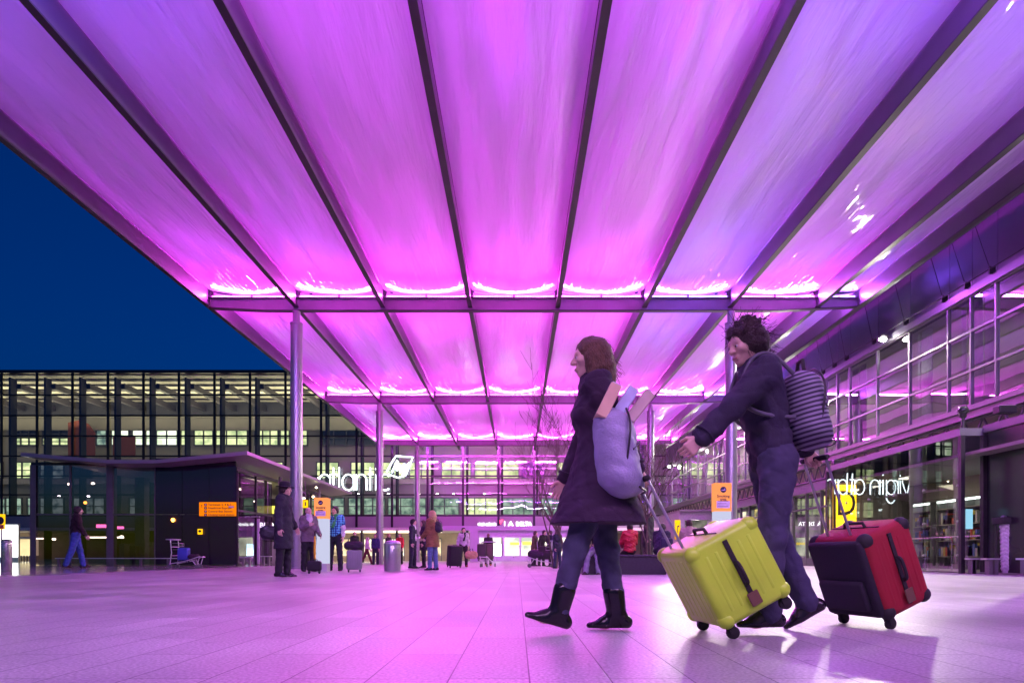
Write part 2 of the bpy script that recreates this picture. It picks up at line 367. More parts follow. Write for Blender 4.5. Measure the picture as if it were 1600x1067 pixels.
# LED strips on the cross beams: small bright diodes in a tray
led_cols = {0: (1.0, .03, .90), 1: (.22, .07, 1.0), 2: (1.0, .08, .8), 3: (.60, .07, 1.0)}
led_mats = {k: emis('led_%d' % k, c, 0.0) for k, c in led_cols.items()}
for k, c in led_cols.items():
    mm = led_mats[k]; N = mm.node_tree.nodes; e = [q for q in N if q.type == 'EMISSION'][0]
    e.inputs[0].default_value = (c[0], c[1]*.9+.06, c[2], 1); e.inputs[1].default_value = 9.0
# which hue burns in which bay, per cross beam
HUES = {-4.9: [3,1,3,3,1,1,1,1], 9.2: [1,1,3,3,3,1,1,3], 23.3: [0,0,0,0,0,1,0,1], 37.4: [0,0,0,0,0,0,0,1], 51.5: [0]*8}
LEDP = 4.0
for y in CYS:
    zt = ZB+.31
    for bi in range(8):
        x0, x1 = PX[bi], PX[bi+1]; h = HUES[y][bi]; xm = (x0+x1)/2
        mb = MB()
        for (a, b) in ((x0+.13, xm-.04), (xm+.04, x1-.13)):
            n_ = max(2, int((b-a)/.055)); st = (b-a)/n_
            for q in range(n_):
                xx = a+st*(q+.5)
                for sy in (-1, 1): mb.box(xx-.019, xx+.019, y+sy*.105-.012, y+sy*.105+.012, zt+.012, zt+.04)
        at_origin(mb.build('led_strip', led_mats[h], canopy))
        col = led_cols[h]; far = y < 20
        dim = [.18,.24,.34,.42,.42,.38,.34,.30][bi] if y < 20 else [1.1,1.2,1.25,1.3,1.3,1.2,.9,.7][bi]
        for sy in (-1, 1):
            if y == 51.5 and sy == 1: dist = 2.5
            # inside the cushion: colours the film from above
            if y > 0 or sy > 0:
                o = area('led_wash', (xm, y+sy*.10, ZF+.34), (0,0,0), (x1-x0)*.8, .12, col, 20*LEDP*dim*((x1-x0)/2.96), 120)
                aim(o, (0, sy, -.06)); o.parent = canopy; at_origin(o)
                vc = (.86, .09, .90) if y > 20 and 1 < bi < 6 and h != 1 else (.60, .10, 1.0) if h != 1 else (.34, .15, 1.0)
                o = area('led_far_wash', (xm, y+sy*.10, ZF+.46), (0,0,0), (x1-x0)*.7, .1, vc, 11*LEDP*dim*((x1-x0)/2.96), 34)
                aim(o, (0, sy, -.05)); o.parent = canopy; at_origin(o)
    # under the film: the strips' light on the steel and the paving
    for k, (xa, xb) in enumerate(((-10.4, -4.6), (-4.5, 1.3), (1.4, 7.2), (7.4, 11.5))):
        bi = [0, 2, 4, 6][k]; c1 = led_cols[HUES[y][bi]]; c2 = led_cols[HUES[y][bi+1]]; col = tuple((p+q)/2 for p, q in zip(c1, c2)); col = (col[0], col[1]+.06, col[2]) if y > 0 else (.85, .42, 1.0)  # behind the camera: unseen row made paler and stronger, added fill on figures
        for sy in (-1, 1):
            if y < 0 and sy < 0: continue
            o = area('led_glow', ((xa+xb)/2, y+sy*.16, zt+.04), (0,0,0), xb-xa, .06, col, (46, 30, 33, 80)[k]*(2.4 if y < 0 else 1)*LEDP*(xb-xa)/5.8, 180)
            aim(o, (0, sy, 0.02)); o.parent = canopy; at_origin(o)
# gutter tube on the building side of the canopy
gm = MB().tube([(11.95, YS0, 9.15), (11.95, YS1, 9.15)], .11, 12)
at_origin(gm.build('gutter_pipe', mat('gutter_steel', (.12, .12, .15), .35, .6, .1, 3), canopy, smooth=True))
# =================================================================== far terminal building (glass hall)
YB = 60.0
FX0, FX1 = X_(2.7-55.45*10, YB), 13.6
terminal = empty('terminal_building', (0, YB, 0))
tag(terminal, 'wide terminal building behind a dark-mullioned glass wall, lit rooms and cream slatted ceiling within', 'building')
def tb_(o): o.parent = terminal; o.matrix_parent_inverse = Matrix.Translation((0, -YB, 0)); return o
mull = mat('mullion_black', (.012, .011, .018), .35, .3, .1, 2)
fglass = glass('facade_glass', (.82, .86, .86), 1.0, -.035, 0.0, .35)
rows = [585.3, 617.3, 649, 681, 712.4, 743.5, 772.8, 805.2]
zr = [Z_(p, YB) for p in rows]; ztop = zr[0]; zlow = Z_(823.5, YB)
tb_(MB().quad((FX0, YB+.08, zr[-1]), (FX1, YB+.08, zr[-1]), (FX1, YB+.08, ztop), (FX0, YB+.08, ztop)).build('glass_wall', fglass))
k = -10; mx_ = []
while True:
    x = X_(2.7+55.45*k, YB)
    if x > FX1: break
    mx_.append(x); tb_(MB().box(x-.10, x+.10, YB-.09, YB+.0, zlow if k < 17 else zlow, ztop+.12).build('mullion', mull)); k += 1
tm = MB()
for z in zr[1:]: tm.box(FX0, FX1, YB-.03, YB+.05, z-.07, z+.07)
tb_(tm.build('transom', mull))
tb_(MB().box(FX0, FX1, YB-.14, YB+.4, ztop+.12, ztop+.4).build('roof_edge', mull))
# deep steel posts behind the mullions
pm = MB()
for x in mx_: pm.box(x+.22, x+.38, YB+.5, YB+1.3, 0, ztop-.1)
tb_(pm.build('steel_post', mat('grey_purple_steel', (.022, .02, .026), .8, 0, .1, 1)))
# slatted ceiling and rafters
YR = 72.5
ceil_m = mat('cream_ceiling', (.78, .74, .6), .7, 0, .06, .5)
bat_m = mat('ceiling_batten', (.04, .035, .05), .6)
tb_(MB().box(FX0, FX1, YB+.3, YR, ztop+.02, ztop+.12).build('ceiling', ceil_m))
bm_ = MB()
for y in np.arange(YB+1.5, YR, 1.85): bm_.box(FX0, FX1, y, y+.5, ztop-.09, ztop-.0)
tb_(bm_.build('ceiling_batten', bat_m))
rf = MB()
for x in mx_: rf.box(x+.28, x+.68, YB+1.35, YR, ztop-.95, ztop-.44)
tb_(rf.build('rafter', mat('rafter_grey', (.05, .045, .055), .5, 0, .1, 1)))
# inner block with ribbon windows
YI = 70.0
wall_m = mat('inner_wall', (.30, .285, .26), .7, 0, .08, .4)
def ZI(p): return Z_(p, YI)
tb_(MB().box(FX0-4, FX1+4, YI+.4, YI+.6, 0, ZI(650)).box(FX0-4, FX1+4, YI, YI+.4, ZI(672), ZI(664)).box(FX0-4, FX1+4, YI+.1, YI+.4, ZI(652), ZI(650)-.02).build('inner_wall', wall_m))
tb_(MB().box(FX0-4, FX1+4, YI+.61, YR, 0, ztop+.1).build('back_wall', mat('back_wall_dark', (.05, .05, .07), .7)))
tb_(MB().box(FX0-4, FX1+4, YI-.15, YI+.38, ZI(756), ZI(748)).box(FX0-4, FX1+4, YI-.6, YI+.38, ZI(812), ZI(804)).build('ledge', mat('ledge_grey', (.4, .38, .36), .6)))
lit = [emis('room_cream', (.80, .84, .42), .85, .5, 1.5, (.34, .42, .20)), emis('room_bright', (.95, 1.0, .75), 1.15, .4, 1.3, (.5, .62, .38)),
       emis('room_green', (.42, .56, .42), .55, .6, 1.8, (.10, .16, .14)), mat('room_dark', (.03, .035, .06), .2)]
frm = mat('window_frame_grey', (.09, .09, .11), .5)
def rib(px0, px1, py0, py1, kind, panes=2, Y=YI, blind=False):
    x0, x1, z0, z1 = X_(px0, Y), X_(px1, Y), Z_(py1, Y), Z_(py0, Y)
    f = MB(); t = .09
    f.box(x0-t, x1+t, Y+.2, Y+.39, z1, z1+t).box(x0-t, x1+t, Y+.2, Y+.39, z0-t, z0).box(x0-t, x0, Y+.2, Y+.39, z0, z1).box(x1, x1+t, Y+.2, Y+.39, z0, z1)
    for i in range(1, panes):
        xx = x0+(x1-x0)*i/panes; f.box(xx-.05, xx+.05, Y+.2, Y+.39, z0, z1)
    zz = z0+(z1-z0)*.5; f.box(x0, x1, Y+.25, Y+.385, zz-.04, zz+.04)
    fo = tb_(f.build('window', frm))
    p = MB().quad((x0, Y+.37, z0), (x1, Y+.37, z0), (x1, Y+.37, z1), (x0, Y+.37, z1)).build('pane', lit[kind]); p.parent = fo
    return fo
def half(px0, px1, py0, py1, ktop, kbot, panes):
    ym = (py0+py1)/2; rib(px0, px1, py0, ym-1, ktop, panes); rib(px0, px1, ym+1, py1, kbot, panes)
half(16, 55, 672, 694, 3, 0, 3); half(64, 103, 672, 694, 3, 0, 3)
for a, b, kd, n_ in ((-100,-60,0,3),(-50,-8,0,3),(148,163,2,1),(172,198,1,2),(205,222,1,1),(226,274,1,3),(281,293,0,1),(302,330,0,2),(336,384,0,3),(397,432,0,3),(437,478,0,3),(500,560,3,3),(566,620,3,3)):
    rib(a, b, 672, 694, kd, n_)
for a, b, kd, n_ in ((-90,-50,0,2),(-40,0,0,2),(14,48,0,2),(60,96,2,2),(110,140,3,2),(260,300,2,2),(330,370,2,2),(400,440,0,2),(494,527,0,2),(548,584,0,2),(596,632,0,2),(640,676,0,2),(690,735,0,3),(742,776,0,2),(785,810,0,1),(816,850,3,2),(870,905,0,2),(915,950,0,2)):
    rib(a, b, 722, 746, kd, n_)
for a, b, kd, n_ in ((-80,-30,2,2),(-20,30,2,2),(40,96,2,3),(110,160,2,3),(200,250,2,2),(400,450,0,2),(480,536,2,3),(544,600,2,3),(606,664,2,3),(672,716,2,2),(724,776,0,3),(784,836,2,3),(846,900,2,3),(910,960,2,2)):
    rib(a, b, 778, 803, kd, n_)
spark = emis('downlight', (1, .95, .8), 26)
dl = MB()
for px, py in ((92,774),(138,775),(560,772),(607,772),(640,773),(655,772),(668,773),(683,772),(694,773),(709,772),(757,772),(804,773),(860,772),(900,773),(20,778)):
    dl.ell((X_(px, 67), 67, Z_(py, 67)), (.13, .13, .07), 5)
tb_(dl.build('downlight', spark))
rd = MB()  # flat red panels that imitate red reflections in the glass wall
a_, b_ = X_(106, 68), X_(148, 68); pts = [(a_, Z_(713, 68)), (b_, Z_(713, 68)), (b_, Z_(676, 68)), (X_(138, 68), Z_(662, 68)), (X_(124, 68), Z_(656, 68)), (a_, Z_(660, 68))]
rd.prism(pts, 'y', 68, 68.1); rd.box(X_(176, 68), X_(211, 68), 68, 68.1, Z_(713, 68), Z_(682, 68))
tb_(rd.build('red_reflection_panel', mat('red_reflection', (.16, .025, .015), .6, emit=None)))
# lower part: cladding band, entrance recess, doors
bandm = mat('cladding_band', (.30, .28, .32), .5, 0, .05, .4)
tb_(MB().box(FX0, FX1, YB-.02, YB+.3, zlow, zr[-1]-.07).build('cladding_band', bandm))
tb_(MB().box(FX0, FX1, YB+.0, YB+6, zlow-.28, zlow-.02).build('soffit', mat('soffit_white', (.7, .68, .64), .5)))
tb_(MB().box(FX0, FX1, YB+6, YB+6.2, 0, zlow-.3).build('entrance_wall', mat('entrance_wall', (.30, .25, .2), .6, 0, .2, 1.2)))
stripm = emis('strip_light', (1, .86, .6), 4.0)
sm = MB()
for a, b in ((400, 470), (505, 640), (650, 690), (838, 920)): sm.box(X_(a, 61), X_(b, 61), 60.9, 61.2, zlow-.42, zlow-.30)
tb_(sm.build('strip_light', stripm))
# lit shop fronts in the recess
shop = [emis('shop_warm', (1, .75, .42), 1.0, .8, 1.2, (.10, .07, .06)), emis('shop_cream', (1, .93, .68), 1.35, .6, 1.0, (.42, .36, .22))]
for a, b, kd in ((-60, -2, 1), (30, 48, 1), (392, 440, 0), (500, 560, 0), (566, 632, 1), (640, 690, 0)):
    fo = MB(); x0, x1 = X_(a, 65.9), X_(b, 65.9); z1 = zlow-.9
    for q in range(5): xx = x0+(x1-x0)*q/4; fo.box(xx-.04, xx+.04, 65.7, 65.82, 0, z1)
    fo.box(x0, x1, 65.7, 65.82, z1, z1+.12)
    f2 = tb_(fo.build('shop_front', frm)); pn = MB().quad((x0, 65.9, .5), (x1, 65.9, .5), (x1, 65.9, z1), (x0, 65.9, z1)).build('shop_window', shop[kd]); pn.parent = f2
# purple-lit portal and sliding doors
por = mat('portal_frame', (.45, .42, .55), .4, 0, .05, 1)
pf = MB()
for a, b in ((735, 748), (888, 900)): pf.box(X_(a, YB), X_(b, YB), YB-.7, YB-.05, 0, zlow-.3)
pf.box(X_(690, YB), X_(900, YB), YB-.7, YB-.05, zlow-.3, zlow+.1)
tb_(pf.build('portal_frame', por))
tb_(MB().box(X_(748, YB), X_(888, YB), YB-.4, YB-.1, Z_(838, YB), zlow-.3).build('door_header', mat('header_lilac', (.5, .5, .62), .4)))
for i, (a, b) in enumerate(((748, 787), (787, 813), (813, 838), (838, 864), (864, 888))):
    x0, x1 = X_(a, YB), X_(b, YB); z1 = Z_(838, YB); d = MB(); y = YB-.3+(.06 if i % 2 else 0)
    d.box(x0, x0+.09, y, y+.05, 0, z1).box(x1-.09, x1, y, y+.05, 0, z1).box(x0+.09, x1-.09, y, y+.05, z1-.1, z1).box(x0+.09, x1-.09, y, y+.05, 0, .5)
    do = tb_(d.build('sliding_door', alu)); gp = MB().quad((x0+.09, y+.02, .5), (x1-.09, y+.02, .5), (x1-.09, y+.02, z1-.1), (x0+.09, y+.02, z1-.1)).build('door_glass', glass('door_glass', (.9, .92, .92), .6, .02)); gp.parent = do
inner = emis('hall_interior', (1.0, .95, .72), 1.3, .7, .7, (.32, .34, .28))
tb_(MB().quad((X_(745, 64), 64, 0), (X_(895, 64), 64, 0), (X_(895, 64), 64, Z_(838, 64)), (X_(745, 64), 64, Z_(838, 64))).build('lit_interior', inner))
scr = emis('screen_glow', (.75, .92, 1), 6, .5, 1.6, (.4, .7, .9))
tb_(MB().box(X_(768, 63), X_(783, 63), 62.9, 63, Z_(872, 63), Z_(850, 63)).build('bright_screen', scr))
yl = emis('yellow_desk', (1, .7, .08), 1.6)
tb_(MB().box(X_(797, 63), X_(812, 63), 62.9, 63, Z_(851, 63), Z_(847, 63)).box(X_(816, 63), X_(830, 63), 62.9, 63, Z_(851, 63), Z_(846, 63)).build('yellow_desk_sign', yl))
# airline name above the doors
wl = emis('sign_white', (1, .96, 1), 3.2); rdl = emis('sign_red', (1, .05, .12), 2.6)
ds = empty('airline_sign', (X_(789, YB), YB-.05, zlow+.5)); tag(ds, 'small white backlit lettering of two airlines on the grey band over the sliding doors', 'sign')
def dsp(o): o.parent = ds; o.matrix_parent_inverse = Matrix.Translation(ds.location).inverted(); return o
zc = Z_(818.5, YB)
dsp(text('lettering', 'virgin atlantic', .46, wl, None, T_front((X_(761, YB), YB-.06, zc)), .01, bold=.0, sx=.66))
dsp(text('lettering', 'DELTA', .50, wl, None, T_front((X_(818.5, YB), YB-.06, zc)), .01, bold=.008, sx=.92))
dsp(MB().box(X_(788.2, YB), X_(788.9, YB), YB-.08, YB-.04, Z_(824, YB), Z_(814, YB)).build('divider', wl))
tri = MB(); tx, tz = X_(798, YB), zc
tri.prism([(tx-.26, tz-.2), (tx, tz-.05), (tx+.26, tz-.2), (tx, tz+.26)], 'y', YB-.08, YB-.04)
dsp(tri.build('triangle_emblem', wl))
tx = X_(781.5, YB); tz = Z_(815, YB)
dsp(MB().prism([(tx-.2, tz+.12), (tx+.28, tz+.2), (tx+.02, tz-.2), (tx-.04, tz-.02)], 'y', YB-.08, YB-.04).build('tail_fin_emblem', rdl))

# =================================================================== large neon sign
neon = emis('neon_white', (.82, .98, 1.0), 3.6)
ns_ = empty('neon_sign', (X_(560, 59.6), 59.6, Z_(765.6, 59.6)))
tag(ns_, 'large white neon lettering reading virgin atlantic across the glass hall', 'sign')
def arc(cx, cz, r, a0, a1, n=14, rz=None):
    rz = rz or r; return [(cx+r*math.cos(R(a0+(a1-a0)*i/n)), cz+rz*math.sin(R(a0+(a1-a0)*i/n))) for i in range(n+1)]
def letter(ch, x, h):
    """strokes of one letter, left edge at x, x-height h; returns strokes, advance"""
    r = h/2
    if ch == 'a': return [arc(x+r, r, r, 35, 325, 20), [(x+1.9*r, 0), (x+1.9*r, h)], ], 2.35*r
    if ch == 't': return [[(x+.1*r, h*1.42), (x+.1*r, 0)], [(x-.22*r, h), (x+.55*r, h)]], .95*r
    if ch == 'l': return [[(x+.1*r, h*1.45), (x+.1*r, 0)]], .62*r
    if ch == 'i': return [[(x+.1*r, h), (x+.1*r, 0)], [(x+.1*r, h*1.3), (x+.1*r, h*1.38)]], .62*r
    if ch == 'n': return [[(x, 0), (x, h)], [(x, h*.45)] + arc(x+.85*r, h-.85*r, .85*r, 180, 0, 12) + [(x+1.7*r, 0)]], 2.2*r
    if ch == 'c': return [arc(x+r, r, r, 50, 310, 20)], 1.9*r
    if ch == 'g': return [arc(x+r, r, r, 35, 325, 20), [(x+1.9*r, h), (x+1.9*r, -.35*r)] + arc(x+r, -.3*r, .9*r, 0, -150, 12)], 2.4*r
    if ch == 'r': return [[(x, 0), (x, h)], [(x, h*.5)] + arc(x+.8*r, h-.8*r, .8*r, 180, 60, 8)], 1.3*r
    if ch == 'v': return [[(x, h), (x+.8*r, 0), (x+1.6*r, h)]], 1.95*r
    return [], 1.2*r
def word(s, px_end, h, Y, z0, name):
    st = []; x = 0
    for ch in s:
        ss, adv = letter(ch, x, h); st.append(ss); x += adv
    x0 = X_(px_end, Y)-x*.76
    for ss in st:
        if not ss: continue
        mb = MB()
        for l in ss:
            for off in (0,): mb.tube([(x0+p[0]*.76, Y, z0+p[1]) for p in l], .056, 6)
        o = mb.build(name, neon); o.parent = ns_; o.matrix_parent_inverse = Matrix.Translation(ns_.location).inverted()
Ys = 59.6
word('virgin', 486, 1.38, Ys, Z_(765.6, Ys), 'letter'); word('atlantic', 610, 1.38, Ys, Z_(765.6, Ys), 'letter')
fin = [(604,737), (614,719), (619,712), (645,714), (634,742), (622,746), (608,741), (600,741)]
scrib = [(612,738),(617,728),(621,719),(622,722),(618,732),(620,735),(625,726),(627,728),(625,738),(629,727),(632,724),(633,730),(630,738),(629,744),(634,731),(637,725),(641,722)]
mb = MB().tube([(X_(a, Ys), Ys, Z_(b, Ys)) for a, b in fin], .06, 6)
o = mb.build('tail_fin_outline', neon); o.parent = ns_; o.matrix_parent_inverse = Matrix.Translation(ns_.location).inverted()
mb = MB().tube([(X_(a, Ys), Ys, Z_(b, Ys)) for a, b in scrib], .07, 6)
o = mb.build('script_mark', neon); o.parent = ns_; o.matrix_parent_inverse = Matrix.Translation(ns_.location).inverted()

# light inside the hall
for xx in (-60, -36, -12, 6):
    aim(area('hall_uplight', (xx, 66, 13.2), (0,0,0), 24, 2.0, (1, .87, .55), 760), (0, 0, 1))
    aim(area('hall_wall_light', (xx, 62.5, 13.0), (0,0,0), 24, .8, (1, .88, .72), 70), (0, 1, -.75))
for xx in (-70, -50, -20, -10, 0):
    aim(area('recess_light', (xx, 62.5, zlow-.5), (0,0,0), 9, .5, (1, .8, .55), 110), (0, .4, -1))

# =================================================================== right-hand terminal wing
XF = 13.0
wing = empty('terminal_wing', (XF, 30, 0)); tag(wing, 'terminal wing along the right edge with a gridded upper window band above a truss', 'building')
def wg(o): o.parent = wing; o.matrix_parent_inverse = Matrix.Translation((-XF, -30, 0)); return o
zt_, za_, zb_, zc_ = .41+13*.573, .41+13*.4955, .41+13*.409, .41+13*.327
wfr = mat('wing_window_frame', (.17, .155, .18), .38, .5, .05, 2)
wgl = glass('wing_glass', (.55, .56, .60), 1.5, .16, 0.0, .35)
Ycol = [20.55+8.15*k+o_ for k in range(-2, 6) for o_ in (0, 2.03, 4.06, 6.09, 7.12)]
Ycol = [y for y in Ycol if y < 60]+[60]
for a, b in zip(Ycol[:-1], Ycol[1:]):
    f = MB(); t = .034
    f.box(XF-.05, XF+.05, a-t, a+t, zc_, zt_)
    for z in (za_, zb_): f.box(XF-.045, XF+.045, a+t, b-t, z-t, z+t)
    f.box(XF-.045, XF+.045, a+t, b-t, zt_-t, zt_).box(XF-.045, XF+.045, a+t, b-t, zc_, zc_+t)
    fo = wg(f.build('window', wfr))
    p = MB().quad((XF, a+t, zc_), (XF, b-t, zc_), (XF, b-t, zt_), (XF, a+t, zt_)).build('pane', wgl); p.parent = fo
# metal panel wall above the windows: sheets with fine standing joints
pw = bpy.data.materials.new('panel_wall'); n, N, L = nodes(pw); b = N['Principled BSDF']
b.inputs['Base Color'].default_value = (.13, .12, .16, 1); b.inputs['Roughness'].default_value = .33; b.inputs['Metallic'].default_value = .35
tc = N.new('ShaderNodeTexCoord'); ns2 = N.new('ShaderNodeTexNoise'); ns2.inputs['Scale'].default_value = 1.4; ns2.inputs['Detail'].default_value = 6; L.new(tc.outputs['Object'], ns2.inputs['Vector'])
mr = N.new('ShaderNodeMapRange'); mr.inputs[3].default_value = .25; mr.inputs[4].default_value = .5; L.new(ns2.outputs[0], mr.inputs[0]); L.new(mr.outputs[0], b.inputs['Roughness'])
wl_ = MB()
for i, (a, b2) in enumerate(zip(Ycol[:-1], Ycol[1:])): wl_.box(XF+.02, XF+.2, a+.012, b2-.012, zt_+.30, 13.5)
wg(wl_.build('metal_panel_wall', pw))
wg(MB().box(XF+.06, XF+.25, Ycol[0], 60, zt_, 13.5).build('wall_backing', mat('wall_backing', (.03, .03, .04), .6)))
wg(MB().box(XF-.12, XF+.06, Ycol[0], 60, zt_+.0, zt_+.22).build('head_rail', mat('head_rail', (.2, .19, .23), .35, .5, .05, 2)))
wg(MB().tube([(XF-.2, Ycol[0], zt_+.34), (XF-.2, 60, zt_+.34)], .02, 6).build('cable_rail', steel_d))
for y in Ycol:
    cb_ = MB(); cb_.tube([(XF-.2, y, zt_+.36), (XF-.03, y+.9, 9.9)], .012, 5).box(XF-.22, XF-.05, y-.02, y+.02, zt_+.2, zt_+.4)
    wg(cb_.build('stay_rod', steel_d))
# sill ledge and truss beneath
wg(MB().box(XF-.28, XF+.1, Ycol[0], 60, zc_-.13, zc_).box(XF-.20, XF+.1, Ycol[0], 60, zc_-.34, zc_-.13).build('sill_ledge', mat('sill_ledge', (.22, .20, .22), .4, .3, .06, 2)))
trs = MB(); y = Ycol[0]; zl0, zl1 = zc_-.95, zc_-.36
trs.tube([(XF, Ycol[0], zl0), (XF, 60, zl0)], .05, 6); trs.tube([(XF, Ycol[0], zl1), (XF, 60, zl1)], .04, 6)
while y < 59.5:
    trs.tube([(XF, y, zl0), (XF, y+.4, zl1)], .035, 5); trs.tube([(XF, y+.4, zl1), (XF, y+.8, zl0)], .035, 5); y += .8
wg(trs.build('truss', mat('truss_steel', (.10, .09, .10), .5, .2)))
wg(MB().box(XF+.35, XF+.5, Ycol[0], 60, zl0-.3, zc_-.1).build('truss_backing', mat('warm_soffit_panel', (.5, .42, .34), .6, 0, .3, 1.0)))
# rooms behind the windows
wg(MB().box(XF+2.6, XF+2.8, Ycol[0], 60, zc_-.2, zt_+.4).box(XF+.26, XF+2.6, Ycol[0], 60, zt_+.3, zt_+.4).box(XF+.51, XF+2.6, Ycol[0], 60, zc_-.3, zc_-.2).build('room_wall', mat('room_wall', (.42, .40, .38), .7, 0, .2, .8)))
cur = MB(); rr_ = random.Random(3)
for a, b in zip(Ycol[:-1], Ycol[1:]):
    q = rr_.random()
    if q < .75: cur.box(XF+.35, XF+.38, a+.05, a+rr_.uniform(.15, .5), zc_+.05, zt_-.05)
    if q > .5: cur.box(XF+.35, XF+.38, b-rr_.uniform(.2, .9), b-.05, zc_+.05, zt_-.05)
wg(cur.build('blind', mat('grey_blind', (.5, .5, .5), .8)))
for yy, p in ((9, 14), (17, 16), (25, 22), (33, 70), (41, 150), (49, 170), (56, 150)):
    aim(area('room_light', (XF+1.4, yy, zt_+.2), (0,0,0), 1.2, 7, (1, .93, .75), p), (0, 0, -1))
# ground floor: store fronts set back under the truss
gz = .41+13*.2215
gf = MB(); y = 24.6
sfm = mat('store_frame', (.08, .08, .09), .4, .4)
wg(MB().box(XF-.15, XF+.3, 24.3, 60, gz-.05, zl0-.1).build('store_fascia', mat('store_fascia', (.18, .17, .19), .5, .2)))
rr_ = random.Random(12)
stores = [emis('store_cream', (1, .93, .62), 1.2, .75, .9, (.20, .18, .11)), emis('store_yellow', (1, .78, .25), 1.0, .8, 1.2, (.12, .10, .06)), emis('store_dim', (.28, .26, .22), .5, .8, 1.1, (.03, .03, .03))]
ks = [2, 1, 0, 0, 1, 2, 2, 2, 2, 2, 1, 2, 0, 2, 2, 0, 2, 1, 2, 0, 2, 2, 2, 2]
for i, yy in enumerate(np.arange(24.6, 59.5, 1.5)):
    f = MB().box(XF-.06, XF+.06, yy-.05, yy+.05, 0, gz-.05).box(XF-.05, XF+.05, yy+.05, yy+1.45, 2.5, 2.58).box(XF-.05, XF+.05, yy+.05, yy+1.45, 0, .35)
    fo = wg(f.build('store_front', sfm))
    p = MB().quad((XF, yy+.05, .35), (XF, yy+1.45, .35), (XF, yy+1.45, gz-.05), (XF, yy+.05, gz-.05)).build('store_glass', glass('store_glass', (.85, .87, .87), 1.0, .05)); p.parent = fo
    p = MB().quad((XF+1.3, yy, .1), (XF+1.3, yy+1.5, .1), (XF+1.3, yy+1.5, gz-.05), (XF+1.3, yy, gz-.05)).build('store_interior', stores[ks[i % len(ks)]]); p.parent = fo
wg(MB().box(XF+1.35, XF+1.6, 24, 60, 0, zl0).build('store_back_wall', mat('store_back', (.1, .09, .08), .7)))
# flood lights along the head rail
for i, yy in enumerate((15.4, 23.6, 32.0, 40.2, 48.4, 56.7)):
    fl = empty('flood_light', (XF-.35, yy, .41+12.7*.592)); x, z = XF-.35, .41+12.7*.592
    tag(fl, ['white flood light of the wing nearest to the camera, at the right edge', 'large dazzling white flood light at the violet wall beside the near wing windows', 'white flood light seen just above the striped backpack', 'white flood light half hidden by the pole and the striding man', 'small white flood light over the far cream-lit wing windows', 'smallest white flood light at the far end of the wing'][i], 'flood light', 'flood lights along the wing')
    b = MB().rbox(-.16, .10, -.14, .14, -.05, .12, .02).tube([(.1, 0, .05), (.33, 0, .02)], .03, 6).build('housing', steel_p, fl, True)
    ln = MB().ell((-.06, -.10, -.04), (.12, .10, .08), 8).build('lens', emis('flood_lens', (1, .96, .86), 90), fl)
    lm = bpy.data.lights.new('flood_lamp', 'SPOT'); lm.energy = 1300; lm.color = (1, .93, .82); lm.spot_size = R(150); lm.spot_blend = .6; lm.shadow_soft_size = .12
    lo = bpy.data.objects.new('flood_lamp', lm); C.objects.link(lo); lo.parent = fl; lo.location = (-.1, 0, -.12); aim(lo, (-.8, -.45, -1))

# glazed lobby box with the sign wall
XG, YN, YFa = 11.0, 16.9, 24.2
lobby = empty('glazed_lobby', (XG+1, 20, 0)); tag(lobby, 'low glazed lobby box with purple fascia and frameless glass wall, right of the pole', 'lobby')
def lb(o): o.parent = lobby; o.matrix_parent_inverse = Matrix.Translation((-XG-1, -20, 0)); return o
zf1, zf0 = .41+XG*.2893, .41+XG*.2725
XN = X_(1538, YN)
fasc = mat('fascia_violet_grey', (.2, .185, .23), .35, .4, .05, 2)
lb(MB().box(XG-.04, 15.5, YN, YFa, zf0, zf1).box(XN-.04, 15.5, 6, YN-.01, zf0+.06, zf1+.06).build('roof_fascia', fasc))
lgl = glass('lobby_glass', (.80, .82, .82), 1.25, .10, 0.0, .12)
pan = np.linspace(YN+.1, YFa, 6)
for a, b in zip(pan[:-1], pan[1:]):
    h_ = (b-a)/2-.012; gm_ = MB().quad((0, -h_, .04), (0, h_, .04), (0, h_, zf0), (0, -h_, zf0)); gm_.xf(Matrix.Translation((XG, (a+b)/2, 0)) @ Matrix.Rotation(R(4.9), 4, 'Z')); p = lb(gm_.build('glass_panel', lgl))
    q = MB()
    for yy in (a+.1, b-.1):
        for zz in (.45, 1.3, 2.2): q.lathe([(.028, -.03), (.028, 0)], (XG-.01-math.tan(R(4.9))*(yy-(a+b)/2), yy, zz), 10, 'x')
    q = q.build('glass_fixing', alu); q.parent = p
lb(MB().quad((XG+.07, YN+.02, .04), (XN-.06, YN+.02, .04), (XN-.06, YN+.02, zf0), (XG+.07, YN+.02, zf0)).build('glass_panel', lgl))
for q_ in ((XG-.03, XG+.07, YN-.03, YN+.07), (XG-.05, XG+.05, YFa-.05, YFa+.05), (XN-.06, XN+.06, YN-.06, YN+.06)): lb(MB().box(*q_, 0, zf0).build('corner_post', steel_d))
fins = MB()
for yy in pan[1:-1]: fins.quad((XG+.1, yy, .02), (XG+.4, yy, .02), (XG+.4, yy, zf0), (XG+.1, yy, zf0))
lb(fins.build('glass_fin', lgl))
lb(MB().box(XN+.02, XN+.1, 6, YN-.08, 0, zf0+.06).build('dark_opening_sheet', shade_d))  # near-black sheet painting the shade of the open front
